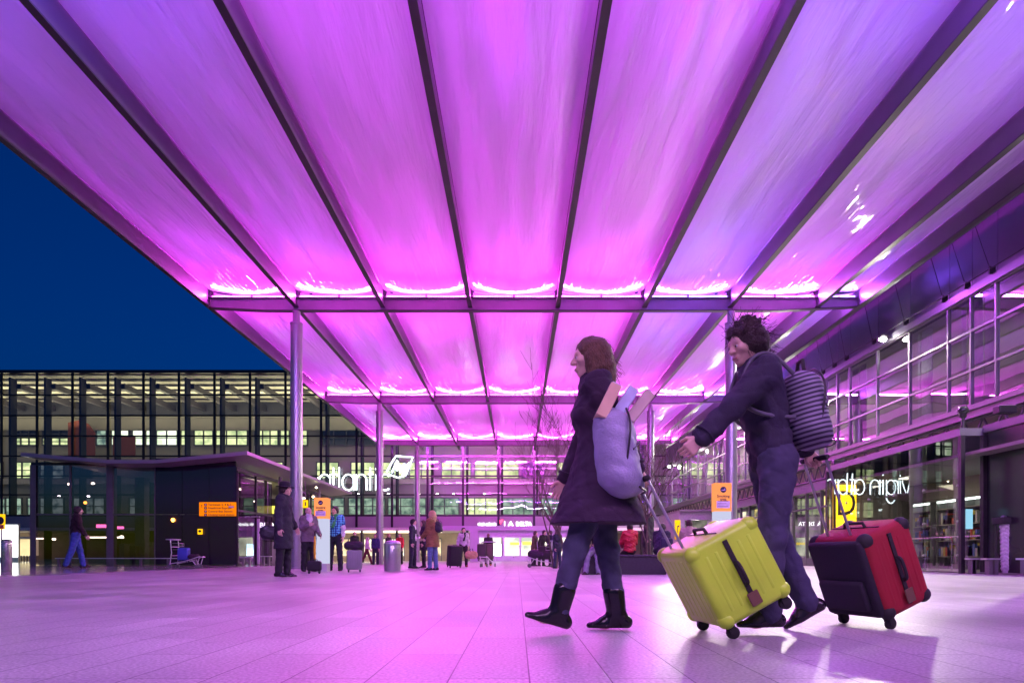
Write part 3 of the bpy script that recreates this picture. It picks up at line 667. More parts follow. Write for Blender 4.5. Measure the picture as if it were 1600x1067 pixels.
# inside the lobby: dark back wall with lit shelves of goods
lb(MB().box(XF+1.0, XF+1.2, 12, YFa, 0, zf0).box(XG+.1, XF+1.2, YFa-.12, YFa-.02, 0, zf0).build('lobby_back_wall', mat('lobby_wall', (.16, .13, .11), .6, 0, .2, 1)))
lb(MB().box(XG+.1, XF+1.2, 12, YFa-.02, zf0-.5, zf0-.42).build('lobby_ceiling', mat('lobby_ceiling', (.22, .2, .18), .6)))
lb(MB().box(XG+.25, XF+1, 12, YFa-.2, .012, .03).build('lobby_floor', mat('lobby_floor', (.3, .28, .25), .35)))
for i, yy in enumerate((17.6, 18.9, 20.2, 21.5, 22.8)):
    sh = empty('display_shelf', (XF+.7, yy, 0)); tag(sh, ['lit shelf of goods nearest the front corner of the glazed lobby', 'second lit goods shelf from the front corner of the glazed lobby', 'middle one of five lit goods shelves in the glazed lobby', 'fourth lit goods shelf from the front corner of the glazed lobby', 'lit shelf of goods deepest inside the lobby, behind the yellow letter sign'][i], 'shelf', 'goods shelves in the lobby')
    MB().box(-.2, .2, -.5, -.47, .03, 2.2).box(-.2, .2, .47, .5, .03, 2.2).box(.17, .2, -.47, .47, .03, 2.2).build('cabinet', mat('shelf_white', (.22, .22, .21), .5), sh)
    MB().box(-.19, .16, -.46, .46, .4, .43).box(-.19, .16, -.46, .46, .9, .93).box(-.19, .16, -.46, .46, 1.4, 1.43).box(-.19, .16, -.46, .46, 1.9, 1.93).build('shelf', mat('shelf_white', (.22, .22, .21), .5), sh)
    MB().box(-.2, -.16, -.46, .46, 2.12, 2.18).build('shelf_light', emis('shelf_light', (.85, 1, .92), 3.5), sh)
    rr_ = random.Random(i)
    for ci, c in enumerate(((.6, .08, .06), (.7, .6, .1), (.12, .2, .6), (.6, .6, .58))):
        g_ = MB()
        for lv in (.43, .93, 1.43):
            for q in range(8):
                if rr_.randrange(4) == ci or ci == 3 and q % 3 == 0:
                    yy2 = -.42+q*.11; g_.box(-.15, .1, yy2, yy2+.09, lv+.002, lv+rr_.uniform(.15, .38))
        if g_.v: g_.build('goods', mat('goods_%d' % ci, tuple(v*.6 for v in c), .5), sh)
for yy in (18.5, 20.5, 22.5):
    aim(area('lobby_light', (12.3, yy, zf0-.55), (0,0,0), .8, 1.0, (1, .92, .75), 12), (0, 0, -1))
hr = MB()
for z in (.95,): hr.tube([(12.0, 17.6, z), (12.0, 23.8, z)], .025, 8)
for yy in np.arange(17.6, 23.9, 1.24): hr.tube([(12.0, yy, .03), (12.0, yy, .95)], .018, 6)
lb(hr.build('handrail', alu, None, True))
# dome camera post, boxes on the roof
cc = empty('security_camera', (X_(1505, 17.2), 17.2, zf1)); tag(cc, 'dark dome security camera on a short post at the lobby roof corner', 'camera')
MB().lathe([(.14, 0), (.14, .03), (.05, .06), (.045, .3), (.08, .34), (.085, .42)], (0,0,0), 16).build('post', steel_d, cc, True)
MB().ell((0, 0, .5), (.13, .13, .12), 8).build('dome', mat('smoked_dome', (.02, .02, .025), .08), cc, True)
sp_ = empty('loudspeaker', (X_(1570, 15.6), 15.6, zf1+.06)); tag(sp_, 'small dark box speaker on the fascia at the far right', 'speaker')
MB().rbox(-.2, .2, -.12, .12, .02, .2, .02).build('case', steel_d, sp_); MB().box(-.17, .17, -.125, -.12, .04, .18).build('grille', black_r, sp_)
sp2 = copy_tree(sp_, (X_(1302, 24.3), 23.9, zf1), None, 'small box lamp on the left end of the lobby fascia above the yellow letter sign')
sp2['category'] = 'lamp box'
# yellow letter sign
yel = emis('sign_yellow', (1.0, .52, .006), .75); yel2 = emis('letter_box_yellow', (1.0, .55, .006), 2.3)
dsg = empty('letter_sign', (X_(1321, 23.85), 23.85, 0)); tag(dsg, 'tall glowing yellow sign box bearing the letter D just inside the lobby glass', 'sign')
x0, x1, z0, z1 = X_(1305, 23.85)-dsg.location.x, X_(1337, 23.85)-dsg.location.x, Z_(843, 23.85), Z_(753, 23.85)
MB().box(x0, x1, -.06, .06, z0, z1).build('light_box', yel2, dsg); MB().box(-.03, .03, .065, .12, z0+.1, zf1).build('bracket', steel_d, dsg)
MB().box(x0-.012, x0, -.065, .065, z0, z1).box(x1, x1+.012, -.065, .065, z0, z1).box(x0, x1, -.065, .065, z1, z1+.012).build('edge_trim', steel_d, dsg)
dd = text('lettering', 'D', 1.25, mat('letter_brown', (.05, .018, .0), .5), dsg, T_front((0, -.066, (z0+z1)/2+.22)), .004, bold=.0, sx=.78)

# entrance porch far along the wing
porch = empty('entrance_porch', (12, 43, 0)); tag(porch, 'grey box porch with dark glass doors at the far end of the wing', 'porch')
def po(o): o.parent = porch; o.matrix_parent_inverse = Matrix.Translation((-12, -43, 0)); return o
pz = Z_(799, 45.5); px0, px1 = X_(1062, 45.5), X_(1114, 45.5)
po(MB().box(px0, px1, 45.5, 52, pz-.55, pz).box(px0, px0+.35, 45.5, 52, 0, pz-.55).box(px1-.2, px1, 45.5, 52, 0, pz-.55).build('porch_wall', mat('porch_grey', (.3, .28, .31), .5)))
po(MB().box(px0+.35, px1-.2, 46.2, 46.3, 0, pz-.55).build('porch_glass', stores[2])); po(MB().box(X_(1104, 46), X_(1110, 46), 46.1, 46.18, .2, pz-.9).build('lit_door', stores[0]))
po(MB().box(px0-.02, 12.9, 45.2, 52, pz, pz+.12).build('porch_roof', clad))
aim(area('porch_light', ((px0+px1)/2, 45.9, pz-.6), (0,0,0), .5, .3, (1, .95, .85), 25), (0, -.3, -1))

# low rails and benches in front of the glass
def low_rail(x0, y0, x1, y1, label, n=3, h=.38, m=None):
    L_ = math.hypot(x1-x0, y1-y0); o = empty('low_bench_rail', (x0, y0, 0), math.atan2(y1-y0, x1-x0)); tag(o, label, 'bench', 'low steel bench rails by the walls')
    MB().box(0, L_, -.11, .11, h-.04, h).build('seat_rail', m or alu_l, o)
    for i in range(n):
        x = .12+(L_-.24)*i/(n-1); MB().box(x-.04, x+.04, -.08, .08, 0, h-.045).build('leg', steel_p, o)
    return o
low_rail(10.55, 23.6, 10.4, 18.9, 'low steel bench rail in front of the lobby glass under the letter sign')
low_rail(X_(1512, 16.6), 16.6, X_(1526, 16.6), 16.6, 'shortest steel bench rail, at the lobby front corner', 2)
low_rail(X_(1537, 15.8), 15.8, X_(1562, 15.8), 15.8, 'steel bench rail immediately left of the litter stand', 2)
low_rail(X_(1588, 15.6), 15.6, X_(1640, 15.2), 15.2, 'steel bench rail running out of the frame at the right edge', 2)
low_rail(X_(88, 31.2), 31.2, X_(310, 31.2), 31.2, 'long thin low rail in front of the kiosk glass, behind the man in jeans', 6, .36)
low_rail(X_(376, 30.5), 30.5, X_(394, 30.5), 30.5, 'short low rail outside the open kiosk doors', 2, .40)
low_rail(X_(408, 33), 33, X_(424, 33), 33, 'short low rail between the kiosk doors and the man in the hat', 2, .45)

# =================================================================== kiosk at the left (butterfly roof)
YK = 32.0; XK0, XK1 = X_(49, YK), X_(369, YK)
kiosk = empty('glass_kiosk', ((XK0+XK1)/2, YK, 0)); tag(kiosk, 'dark glass kiosk with a thin butterfly roof left of the canopy', 'kiosk')
def kk(o): o.parent = kiosk; o.matrix_parent_inverse = Matrix.Translation(kiosk.location).inverted(); return o
roofm = mat('kiosk_roof', (.30, .29, .33), .4, .4, .05, 2)
YR0 = 30.6
prof = [(32, 706.5), (168, 718), (243, 718), (386, 704.5)]
pu = [(X_(a, YR0), Z_(b, YR0)) for a, b in prof]
rmb = MB()
for (xa, zA), (xb, zB) in zip(pu[:-1], pu[1:]):
    rmb.prism([(xa, zA-.16), (xb, zB-.16), (xb, zB), (xa, zA)], 'y', YR0, 50)
kk(rmb.build('roof', roofm)); zk = Z_(722.5, YK)
kk(MB().box(XK0, XK1, YK-.05, YK+.08, zk-.12, zk).build('head_beam', steel_d))
kgl = glass('kiosk_glass', (.24, .20, .29), 1.0, .03, 0, .15)
for a, b in ((49, 110), (110, 168), (176, 243)):
    x0, x1 = X_(a, YK)+.04, X_(b, YK)-.04; zm = Z_(803.5, YK)
    f = MB().box(x0-.04, x0, YK-.04, YK+.04, 0, zk-.12).box(x1, x1+.04, YK-.04, YK+.04, 0, zk-.12).box(x0, x1, YK-.03, YK+.03, zm-.03, zm+.03)
    fo = kk(f.build('window_frame', steel_p)); p = MB().quad((x0, YK, .05), (x1, YK, .05), (x1, YK, zk-.12), (x0, YK, zk-.12)).build('glass_pane', kgl); p.parent = fo
kk(MB().box(X_(168, YK), X_(176, YK), YK-.05, YK+.35, 0, zk-.12).build('column', steel_p))
kk(MB().box(XK0-.02, XK0+.25, YK-.08, YK-.05, 0, zk-.12).build('corner_post', steel_p))
gloss_d = mat('dark_glass_wall', (.018, .008, .036), .06, 0, 0, spec=.5)
for i in range(3):
    xa = X_(243, YK)+(XK1-X_(243, YK))*i/3; xb = X_(243, YK)+(XK1-X_(243, YK))*(i+1)/3
    for za2, zb2 in ((.04, Z_(803.5, YK)-.01), (Z_(803.5, YK)+.01, Z_(716, YK))):
        kk(MB().box(xa+.01, xb-.01, YK-.03, YK+.05, za2, zb2).build('dark_glass_panel', gloss_d))
# interior
kk(MB().box(XK0, XK1, 47, 47.1, 0, 4.4).build('kiosk_back_wall', mat('kiosk_back', (.10, .09, .08), .6, 0, .3, .7)))
kk(MB().box(XK0+2.6, XK0+3.1, 36, 36.5, 0, 4.6).box(XK0+6.5, XK0+7, 38, 38.5, 0, 4.6).build('inner_column', mat('inner_column', (.28, .28, .3), .5)))
cnt = MB(); rr_ = random.Random(5)
for i in range(14): x = XK0+.6+i*.65; cnt.box(x, x+.3, 35.5+rr_.uniform(0, 4), 40, 0, rr_.uniform(.7, 1.3))
kk(cnt.build('counter', mat('counter', (.12, .11, .13), .4)))
so = emis('kiosk_small_light', (1, .85, .5), 14); sr = emis('kiosk_red_light', (1, .15, .35), 4); so2 = emis('kiosk_orange_light', (1, .35, .04), 8)
kl = MB()
for px, py in ((108, 756), (145, 755), (215, 843), (255, 810), (190, 838), (84, 842)): kl.ell((X_(px, 38), 38, Z_(py, 38)), (.10, .08, .06), 5)
kk(kl.build('ceiling_spot', so)); kk(MB().ell((X_(133, 38), 38, Z_(785, 38)), (.09, .09, .09), 5).ell((X_(270, 31.9), 31.9, Z_(812, 31.9)), (.09, .03, .09), 5).build('orange_lamp', so2))
kk(MB().box(X_(140, 40), X_(192, 40), 40, 40.1, Z_(840.5, 40), Z_(838, 40)).box(X_(50, 39), X_(66, 39), 39, 39.1, Z_(842, 39), Z_(840, 39)).build('lit_strip', emis('kiosk_strip', (1, .85, .5), 6)))
kk(MB().box(X_(150, 41), X_(166, 41), 41, 41.1, Z_(824, 41), Z_(819, 41)).box(X_(181, 41), X_(192, 41), 41, 41.1, Z_(826, 41), Z_(822, 41)).build('pink_sign', sr))
aim(area('kiosk_light', (XK0+5, 39, 4.3), (0,0,0), 6, 4, (1, .85, .75), 18), (0, 0, -1))
# right-hand side of the kiosk, going back along the canopy
XS = XK1
for i, (a, b) in enumerate(((32.1, 34.4), (34.4, 36.7), (39, 41.3), (41.3, 43.6), (43.6, 46), (46, 48.5))):
    f = MB().box(XS-.05, XS+.05, a-.04, a+.04, 0, 4.45).box(XS-.04, XS+.04, a+.04, b, 2.55, 2.65)
    fo = kk(f.build('side_window_frame', steel_d)); p = MB().quad((XS, a+.04, .05), (XS, b-.04, .05), (XS, b-.04, 4.4), (XS, a+.04, 4.4)).build('side_glass', kgl); p.parent = fo
kk(MB().box(XS-.04, XS+.04, 32, 49, 4.45, 4.62).build('side_head_beam', steel_d))
wdm = mat('white_door', (.6, .62, .68), .3)
kk(MB().box(X_(393, 34.5), X_(405, 34.5), 34.5, 34.56, .03, Z_(810, 34.5)).build('open_door', wdm)); kk(MB().box(X_(385, 34), X_(393, 34), 34, 34.05, .03, Z_(808, 34)).build('open_door', mat('door_bronze', (.35, .27, .25), .4)))
kk(MB().box(X_(372, 33.9), X_(406, 33.9), 33.8, 33.95, Z_(808, 33.9), Z_(806, 33.9)).build('door_head', alu))
yw = emis('yellow_wall', (.8, .72, .10), .9, .5, 1.0, (.3, .28, .05))
kk(MB().box(X_(400, 44), X_(436, 44), 44, 44.1, Z_(802, 44), Z_(790, 44)).build('yellow_lit_panel', yw))
kl = MB(); rr_ = random.Random(9)
for i in range(16): kl.ell((X_(rr_.uniform(374, 545), 42), 42, Z_(rr_.uniform(738, 790), 42)), (.07, .07, .05), 4)
kk(kl.build('side_spot', so))
kk(MB().box(X_(414, 38.5), X_(425, 38.5), 38.5, 38.55, Z_(838, 38.5), Z_(815, 38.5)).build('menu_board', mat('menu_board', (.7, .6, .45), .5)))
kk(text('lettering', 'r.BBQ', .42, emis('shop_lettering', (1, .98, 1), 3.5), None, T_front((X_(413, 40), 40, Z_(820.5, 40))), .01, bold=.01))
for y_ in (36.8, 44): kk(MB().tube([(XS+.4, y_, 0), (XS+.4, y_, 4.7)], .09, 10).build('side_column', steel_p, None, True))
aim(area('kiosk_side_light', (XS-1, 41, 4.3), (0,0,0), 2, 8, (1, .9, .6), 70), (0.2, 0, -1))

# orange direction sign on the kiosk wall
org = emis('sign_orange', (1.0, .22, .003), .55)
og = empty('direction_sign', (X_(340, 31.9), 31.9, Z_(795, 31.9))); tag(og, 'orange direction sign to terminals and trains on the dark kiosk wall', 'sign')
w2 = (X_(369, 31.9)-X_(312, 31.9))/2; h2 = (Z_(784, 31.9)-Z_(805.5, 31.9))/2
MB().box(-w2, w2, -.03, .05, -h2, h2).build('sign_panel', org, og)
ink = mat('sign_ink', (.02, .012, .03), .5)
for i, s_ in enumerate(('Terminals 2, 4 & 5', 'Heathrow Express', 'Central Bus Station', 'Underground station')):
    text('lettering', s_, .145, ink, og, T_front((-w2+.42, -.034, h2*.62-i*.155)), .002, 'LEFT', bold=.002)
pk = MB()
for i in range(4): pk.box(-w2+.24, -w2+.36, -.036, -.031, h2*.62-i*.155-.055, h2*.62-i*.155+.055)
pk.build('pictogram_panel', ink, og)
pk = MB()
for i in range(4): pk.box(-w2+.27, -w2+.33, -.040, -.0365, h2*.62-i*.155-.03, h2*.62-i*.155+.03)
pk.box(w2-.32, w2-.08, -.036, -.031, h2*.17, h2*.42); pk.build('pictogram', white_p, og)
MB().prism([(-w2+.08, h2*.5), (-w2+.12, h2*.62), (-w2+.16, h2*.5)], 'y', -.036, -.031).box(-w2+.112, -w2+.128, -.036, -.031, h2*.2, h2*.5).build('arrow', ink, og)
# small yellow signs
def ysign(name, px0, px1, py0, py1, Y, label, letter_=None, post=False, top=None):
    x0, x1, z0, z1 = X_(px0, Y), X_(px1, Y), Z_(py1, Y), Z_(py0, Y); o = empty(name, ((x0+x1)/2, Y, 0)); tag(o, label, 'sign'); hw = (x1-x0)/2
    MB().box(-hw, hw, -.03, .03, z0, z1).build('sign_panel', yel, o)
    if post: MB().tube([(0, .05, 0), (0, .05, z0)], .025, 8).build('post', steel_p, o)
    if top: MB().tube([(0, 0, z1), (0, 0, top)], .02, 6).build('hanger', steel_p, o)
    if letter_: text('lettering', letter_, (z1-z0)*.6, ink, o, T_front((0, -.034, (z0+z1)/2)), .002, bold=.01)
    return o
s1 = ysign('notice_sign', 309, 316, 826, 834.5, 31.85, 'tiny yellow notice on the dark kiosk wall below the orange sign'); MB().ell((0, -.034, Z_(829.5, 31.85)), (.07, .004, .06), 6).build('pictogram', ink, s1)
s2 = ysign('pickup_sign', -6, 7, 803, 827, 22, 'yellow sign with round pictogram cut by the left edge of the frame', None, True); MB().ell((0.02, -.034, Z_(813, 22)), (.12, .004, .13), 8).build('pictogram', ink, s2)
MB().box(-.13, .13, -.035, -.031, Z_(826, 22), Z_(819.5, 22)).build('notice', mat('notice_red', (.6, .12, .06), .5), s2)
s3 = ysign('hanging_sign', 473, 481, 781, 793, 34, 'yellow hanging sign under the kiosk roof behind the man with the white shirt', None, False, Z_(752, 34)); MB().box(-.02, .04, -.036, -.031, Z_(790, 34), Z_(784, 34)).build('pictogram', ink, s3)
s4 = ysign('zone_sign', 1054.5, 1063, 812, 842, 34, 'slim yellow zone sign left of the man in the beige coat', None, True); MB().box(-.02, .02, -.036, -.031, Z_(832, 34), Z_(821, 34)).box(.02, .08, -.036, -.031, Z_(823, 34), Z_(820.5, 34)).build('pictogram', ink, s4)
lw = empty('light_panel', (X_(10, 50), 50, 0)); tag(lw, 'glaring white lit poster panel at the far left behind the steel bollard', 'light panel')
MB().box(X_(0, 50)-lw.location.x, X_(27, 50)-lw.location.x, -.1, 0, .4, Z_(820, 50)).build('panel', emis('white_lightbox', (.95, 1, .96), 3.0), lw); MB().box(X_(-1, 50)-lw.location.x, X_(28, 50)-lw.location.x, .01, .2, 0, Z_(818, 50)).build('panel_frame', alu, lw)
lc = empty('store_hoarding', (X_(40, 52), 52, 0)); tag(lc, 'cream lit store hoarding left of the kiosk corner', 'hoarding')
MB().box(X_(32, 52)-lc.location.x, X_(60, 52)-lc.location.x, -.1, 0, .5, Z_(842, 52)).build('hoarding_panel', emis('cream_lightbox', (.85, .68, .35), .8, .3, .8), lc)
MB().box(X_(28, 52)-lc.location.x, X_(31, 52)-lc.location.x, -.2, 0, 0, Z_(818, 52)).box(X_(31, 52)-lc.location.x, X_(62, 52)-lc.location.x, -.15, .1, Z_(840.5, 52), Z_(838.5, 52)).build('frame', alu_l, lc)
# =================================================================== people: signed-distance bodies meshed as one surface
class Fld:
    def __init__(s, lo, hi, vs):
        s.lo = np.array(lo, float); s.vs = vs; s.n = np.maximum(2, np.ceil((np.array(hi)-s.lo)/vs).astype(int)+1)
        s.d = np.full(s.n, .5, np.float32)
        s.ax = [s.lo[i]+vs*np.arange(s.n[i]) for i in range(3)]
    def sub(s, lo, hi):
        i0 = np.clip(np.floor((np.array(lo)-s.lo)/s.vs).astype(int), 0, s.n); i1 = np.clip(np.ceil((np.array(hi)-s.lo)/s.vs).astype(int)+1, 0, s.n)
        if np.any(i1 <= i0): return None, None
        sl = tuple(slice(a, b) for a, b in zip(i0, i1))
        P = np.meshgrid(*[s.ax[k][sl[k]] for k in range(3)], indexing='ij'); return sl, P
    def mix(s, sl, d, k):
        a = s.d[sl]
        if k <= 0: s.d[sl] = np.minimum(a, d); return
        h = np.clip(.5+.5*(a-d)/k, 0, 1); s.d[sl] = a*(1-h)+d*h-k*h*(1-h)
    def add(s, p, inf=0.0):
        kind = p[0]
        if kind == 'c':
            _, a, b, ra, rb, k, sq = p; a = np.array(a); b = np.array(b); ra += inf; rb += inf
            m = max(ra, rb)*max(1, sq[1] if sq else 1)+k+3*s.vs
            sl, P = s.sub(np.minimum(a, b)-m, np.maximum(a, b)+m)
            if sl is None: return
            ab = b-a; L = max(1e-9, ab.dot(ab)); q = [P[i]-a[i] for i in range(3)]
            t = np.clip((q[0]*ab[0]+q[1]*ab[1]+q[2]*ab[2])/L, 0, 1); e = [q[i]-t*ab[i] for i in range(3)]
            if sq:   # flatten along a given direction
                u, f = np.array(sq[0]), sq[1]; dp = e[0]*u[0]+e[1]*u[1]+e[2]*u[2]; g_ = 1/f-1
                e = [e[i]+dp*u[i]*g_ for i in range(3)]
            s.mix(sl, np.sqrt(e[0]**2+e[1]**2+e[2]**2)-(ra+(rb-ra)*t), k)
        else:
            _, c, r, Rm, k = p; c = np.array(c); r = np.array(r)+inf; m = r.max()+k+3*s.vs
            sl, P = s.sub(c-m, c+m)
            if sl is None: return
            q = [P[i]-c[i] for i in range(3)]
            if Rm is not None: q = [q[0]*Rm[0, j]+q[1]*Rm[1, j]+q[2]*Rm[2, j] for j in range(3)]
            k0 = np.sqrt((q[0]/r[0])**2+(q[1]/r[1])**2+(q[2]/r[2])**2); k1 = np.sqrt((q[0]/r[0]**2)**2+(q[1]/r[1]**2)**2+(q[2]/r[2]**2)**2)+1e-9
            s.mix(sl, k0*(k0-1)/k1, k)
    def cut(s, p, nrm):      # keep the side the normal points away from
        P = np.meshgrid(*s.ax, indexing='ij', sparse=True); nrm = np.array(nrm)/np.linalg.norm(nrm)
        s.d = np.maximum(s.d, (P[0]-p[0])*nrm[0]+(P[1]-p[1])*nrm[1]+(P[2]-p[2])*nrm[2]).astype(np.float32)
    def wrinkle(s, amp, sc, seed=0):
        P = np.meshgrid(*s.ax, indexing='ij', sparse=True); x, y, z = [p*sc for p in P]
        s.d = s.d+(amp*(np.sin(x*1.1+2.1*z+seed+1.7*np.sin(y*.9+seed))+.6*np.sin(2.3*y+1.4*z-1.9*x+2*seed)+.4*np.sin(4.1*z-2.2*y+x+seed))/2).astype(np.float32)
        ph = 1.3*z+.7*x*np.sin(seed)+.8*y+1.1*np.sin(.55*z+.8*x+seed)+.9*np.sin(.7*y-.5*z+2*seed); ph2 = .6*z-1.1*x+.5*y+1.3*np.sin(.45*z-.6*y+3*seed)
        s.d = s.d+(amp*.55*((1-np.abs(np.sin(ph)))**5+(1-np.abs(np.sin(ph2)))**6)).astype(np.float32)
    def mesh(s):
        ins = s.d < 0; nx, ny, nz = ins.shape
        if not ins.any(): return np.zeros((0, 3)), []
        c = ins[:-1, :-1, :-1].astype(np.int8)
        tot = sum(ins[i:nx-1+i, j:ny-1+j, k:nz-1+k].astype(np.int8) for i in (0, 1) for j in (0, 1) for k in (0, 1))
        act = (tot > 0) & (tot < 8); idx = -np.ones(act.shape, np.int64); I = np.argwhere(act); idx[act] = np.arange(len(I))
        acc = np.zeros((len(I), 3)); cnt = np.zeros(len(I))
        cor = [(i, j, k) for i in (0, 1) for j in (0, 1) for k in (0, 1)]
        val = {q: s.d[I[:, 0]+q[0], I[:, 1]+q[1], I[:, 2]+q[2]].astype(float) for q in cor}
        for a in cor:
            for ax in range(3):
                if a[ax]: continue
                b = list(a); b[ax] = 1; b = tuple(b); va, vb = val[a], val[b]; m = (va < 0) != (vb < 0)
                t = np.where(m, va/np.where(va-vb == 0, 1, va-vb), 0)
                for q in range(3): acc[:, q] += np.where(m, a[q]+(t if q == ax else 0), 0)
                cnt += m
        V = (I+acc/np.maximum(cnt, 1)[:, None])*s.vs+s.lo; Fs = []
        for ax in range(3):
            o1, o2 = [(1, 2), (2, 0), (0, 1)][ax]
            sl0 = [slice(None)]*3; sl1 = [slice(None)]*3; sl0[ax] = slice(0, -1); sl1[ax] = slice(1, None)
            A, B = ins[tuple(sl0)], ins[tuple(sl1)]; E = np.argwhere(A != B)
            E = E[(E[:, o1] > 0) & (E[:, o2] > 0) & (E[:, o1] < s.n[o1]-1) & (E[:, o2] < s.n[o2]-1)]
            if not len(E): continue
            def g(d1, d2):
                e = E.copy(); e[:, o1] -= d1; e[:, o2] -= d2; return idx[e[:, 0], e[:, 1], e[:, 2]]
            q = np.stack([g(1, 1), g(0, 1), g(0, 0), g(1, 0)], 1); fl = ~A[E[:, 0], E[:, 1], E[:, 2]]
            q[fl] = q[fl][:, ::-1]; Fs.append(q)
        return V, np.concatenate(Fs) if Fs else []
def mesh_obj(name, parts, m, parent):
    """parts: list of (V, F) joined into one mesh object"""
    VV, FF, n = [], [], 0
    for V, Fq in parts:
        if len(V) == 0: continue
        VV.append(V); FF.append(np.asarray(Fq)+n); n += len(V)
    V = np.concatenate(VV); Fq = np.concatenate(FF); Fq = Fq[(Fq >= 0).all(1)]
    me = bpy.data.meshes.new(name); me.vertices.add(len(V)); me.vertices.foreach_set('co', V.astype(np.float32).ravel())
    me.loops.add(len(Fq)*4); me.loops.foreach_set('vertex_index', Fq.astype(np.int32).ravel())
    me.polygons.add(len(Fq)); me.polygons.foreach_set('loop_start', np.arange(len(Fq), dtype=np.int32)*4)
    me.update(calc_edges=True); me.polygons.foreach_set('use_smooth', np.ones(len(Fq), bool)); me.materials.append(m)
    o = bpy.data.objects.new(name, me); C.objects.link(o); o.parent = parent; return o
def bounds(prims, inf=0.0, pad=.03):
    lo = np.full(3, 9.); hi = np.full(3, -9.)
    for p in prims:
        if p[0] == 'c':
            m = (max(p[3], p[4])+inf)*max(1, p[6][1] if p[6] else 1); a, b = np.array(p[1]), np.array(p[2]); lo = np.minimum(lo, np.minimum(a, b)-m); hi = np.maximum(hi, np.maximum(a, b)+m)
        else: m = max(p[2])+inf; c = np.array(p[1]); lo = np.minimum(lo, c-m); hi = np.maximum(hi, c+m)
    return lo-pad, hi+pad
def solid(prims, vs, inf=0.0, cuts=(), wr=None):
    lo, hi = bounds(prims, inf, .02+2*vs); f = Fld(lo, hi, vs)
    for p in prims: f.add(p, inf)
    if wr: f.wrinkle(*wr)
    for c in cuts: f.cut(*c)
    return f.mesh()
V3 = lambda *a: np.array(a, float)
def rotm(lean, roll=0, yaw=0):
    return np.array(Matrix.Rotation(yaw, 3, 'Z') @ Matrix.Rotation(roll, 3, 'X') @ Matrix.Rotation(lean, 3, 'Y'))
def unit(v): v = np.array(v, float); return v/np.linalg.norm(v)
def cone(a, b, ra, rb, k=.03, sq=None): return ('c', a, b, ra, rb, k, sq)
def ell(c, r, Rm=None, k=.03): return ('e', c, r, Rm, k)

def hand_prims(w, d, thumb, curl, nrm):
    """w wrist, d forearm direction, thumb side direction, curl 0..1, nrm palm normal (fingers bend towards it)"""
    d = unit(d); th = unit(thumb-d*np.dot(thumb, d)); nm = unit(nrm-d*np.dot(nrm, d)-th*np.dot(nrm, th)); P = []
    for i in range(4):
        o = th*(.030-.020*i); P.append(cone(w+o*.55, w+d*.085+o, .015, .0125, .012))
    for i, (l, r) in enumerate(((.073, .0085), (.082, .009), (.076, .0085), (.060, .0075))):
        a = w+d*.085+th*(.030-.0205*i); c = curl*(1+.08*i); seg = (.45, .32, .26); ang = 0; p = a
        for j in range(3):
            ang += c*(.75, 1.15, .8)[j]; q = p+(d*math.cos(ang)+nm*math.sin(ang))*l*seg[j]
            P.append(cone(p, q, r-.0004*j, r-.0008-.0004*j, .004)); p = q
    a = w+d*.022+th*.024; b = a+unit(d*.62+th*.62+nm*.35)*.042; c = b+unit(d*.85+th*.22+nm*(.4+curl*.6))*.034
    P += [cone(a, b, .0135, .011, .012), cone(b, c, .0105, .0085, .005)]
    return P

def head_prims(hc, Rh, female=False):
    """hc centre of the skull, Rh columns = forward, left, up"""
    def p(x, y, z): return hc+Rh @ V3(x, y, z)
    j = .9 if female else 1.0
    P = [ell(p(-.008, 0, .018), (.098, .078, .094), Rh, .02), ell(p(.028, 0, -.045), (.062*j, .058*j, .068), Rh, .035),
         ell(p(.062, 0, -.094), (.024*j, .026*j, .020), Rh, .03), cone(p(.078, -.035, .022), p(.078, .035, .022), .015, .015, .02)]
    P += [cone(p(.090, 0, .008), p(.112, 0, -.026), .009, .013, .012), cone(p(.098, -.013, -.030), p(.098, .013, -.030), .008, .008, .008),
          cone(p(.084, -.020, -.060), p(.084, .020, -.060), .010, .010, .010), cone(p(.086, -.016, -.071), p(.086, .016, -.071), .009, .009, .006)]
    for s in (-1, 1):
        P += [ell(p(.060, s*.045, -.020), (.03, .022, .022), Rh, .02), ell(p(-.005, s*.079, -.010), (.020, .009, .031), Rh, .008)]
    return P

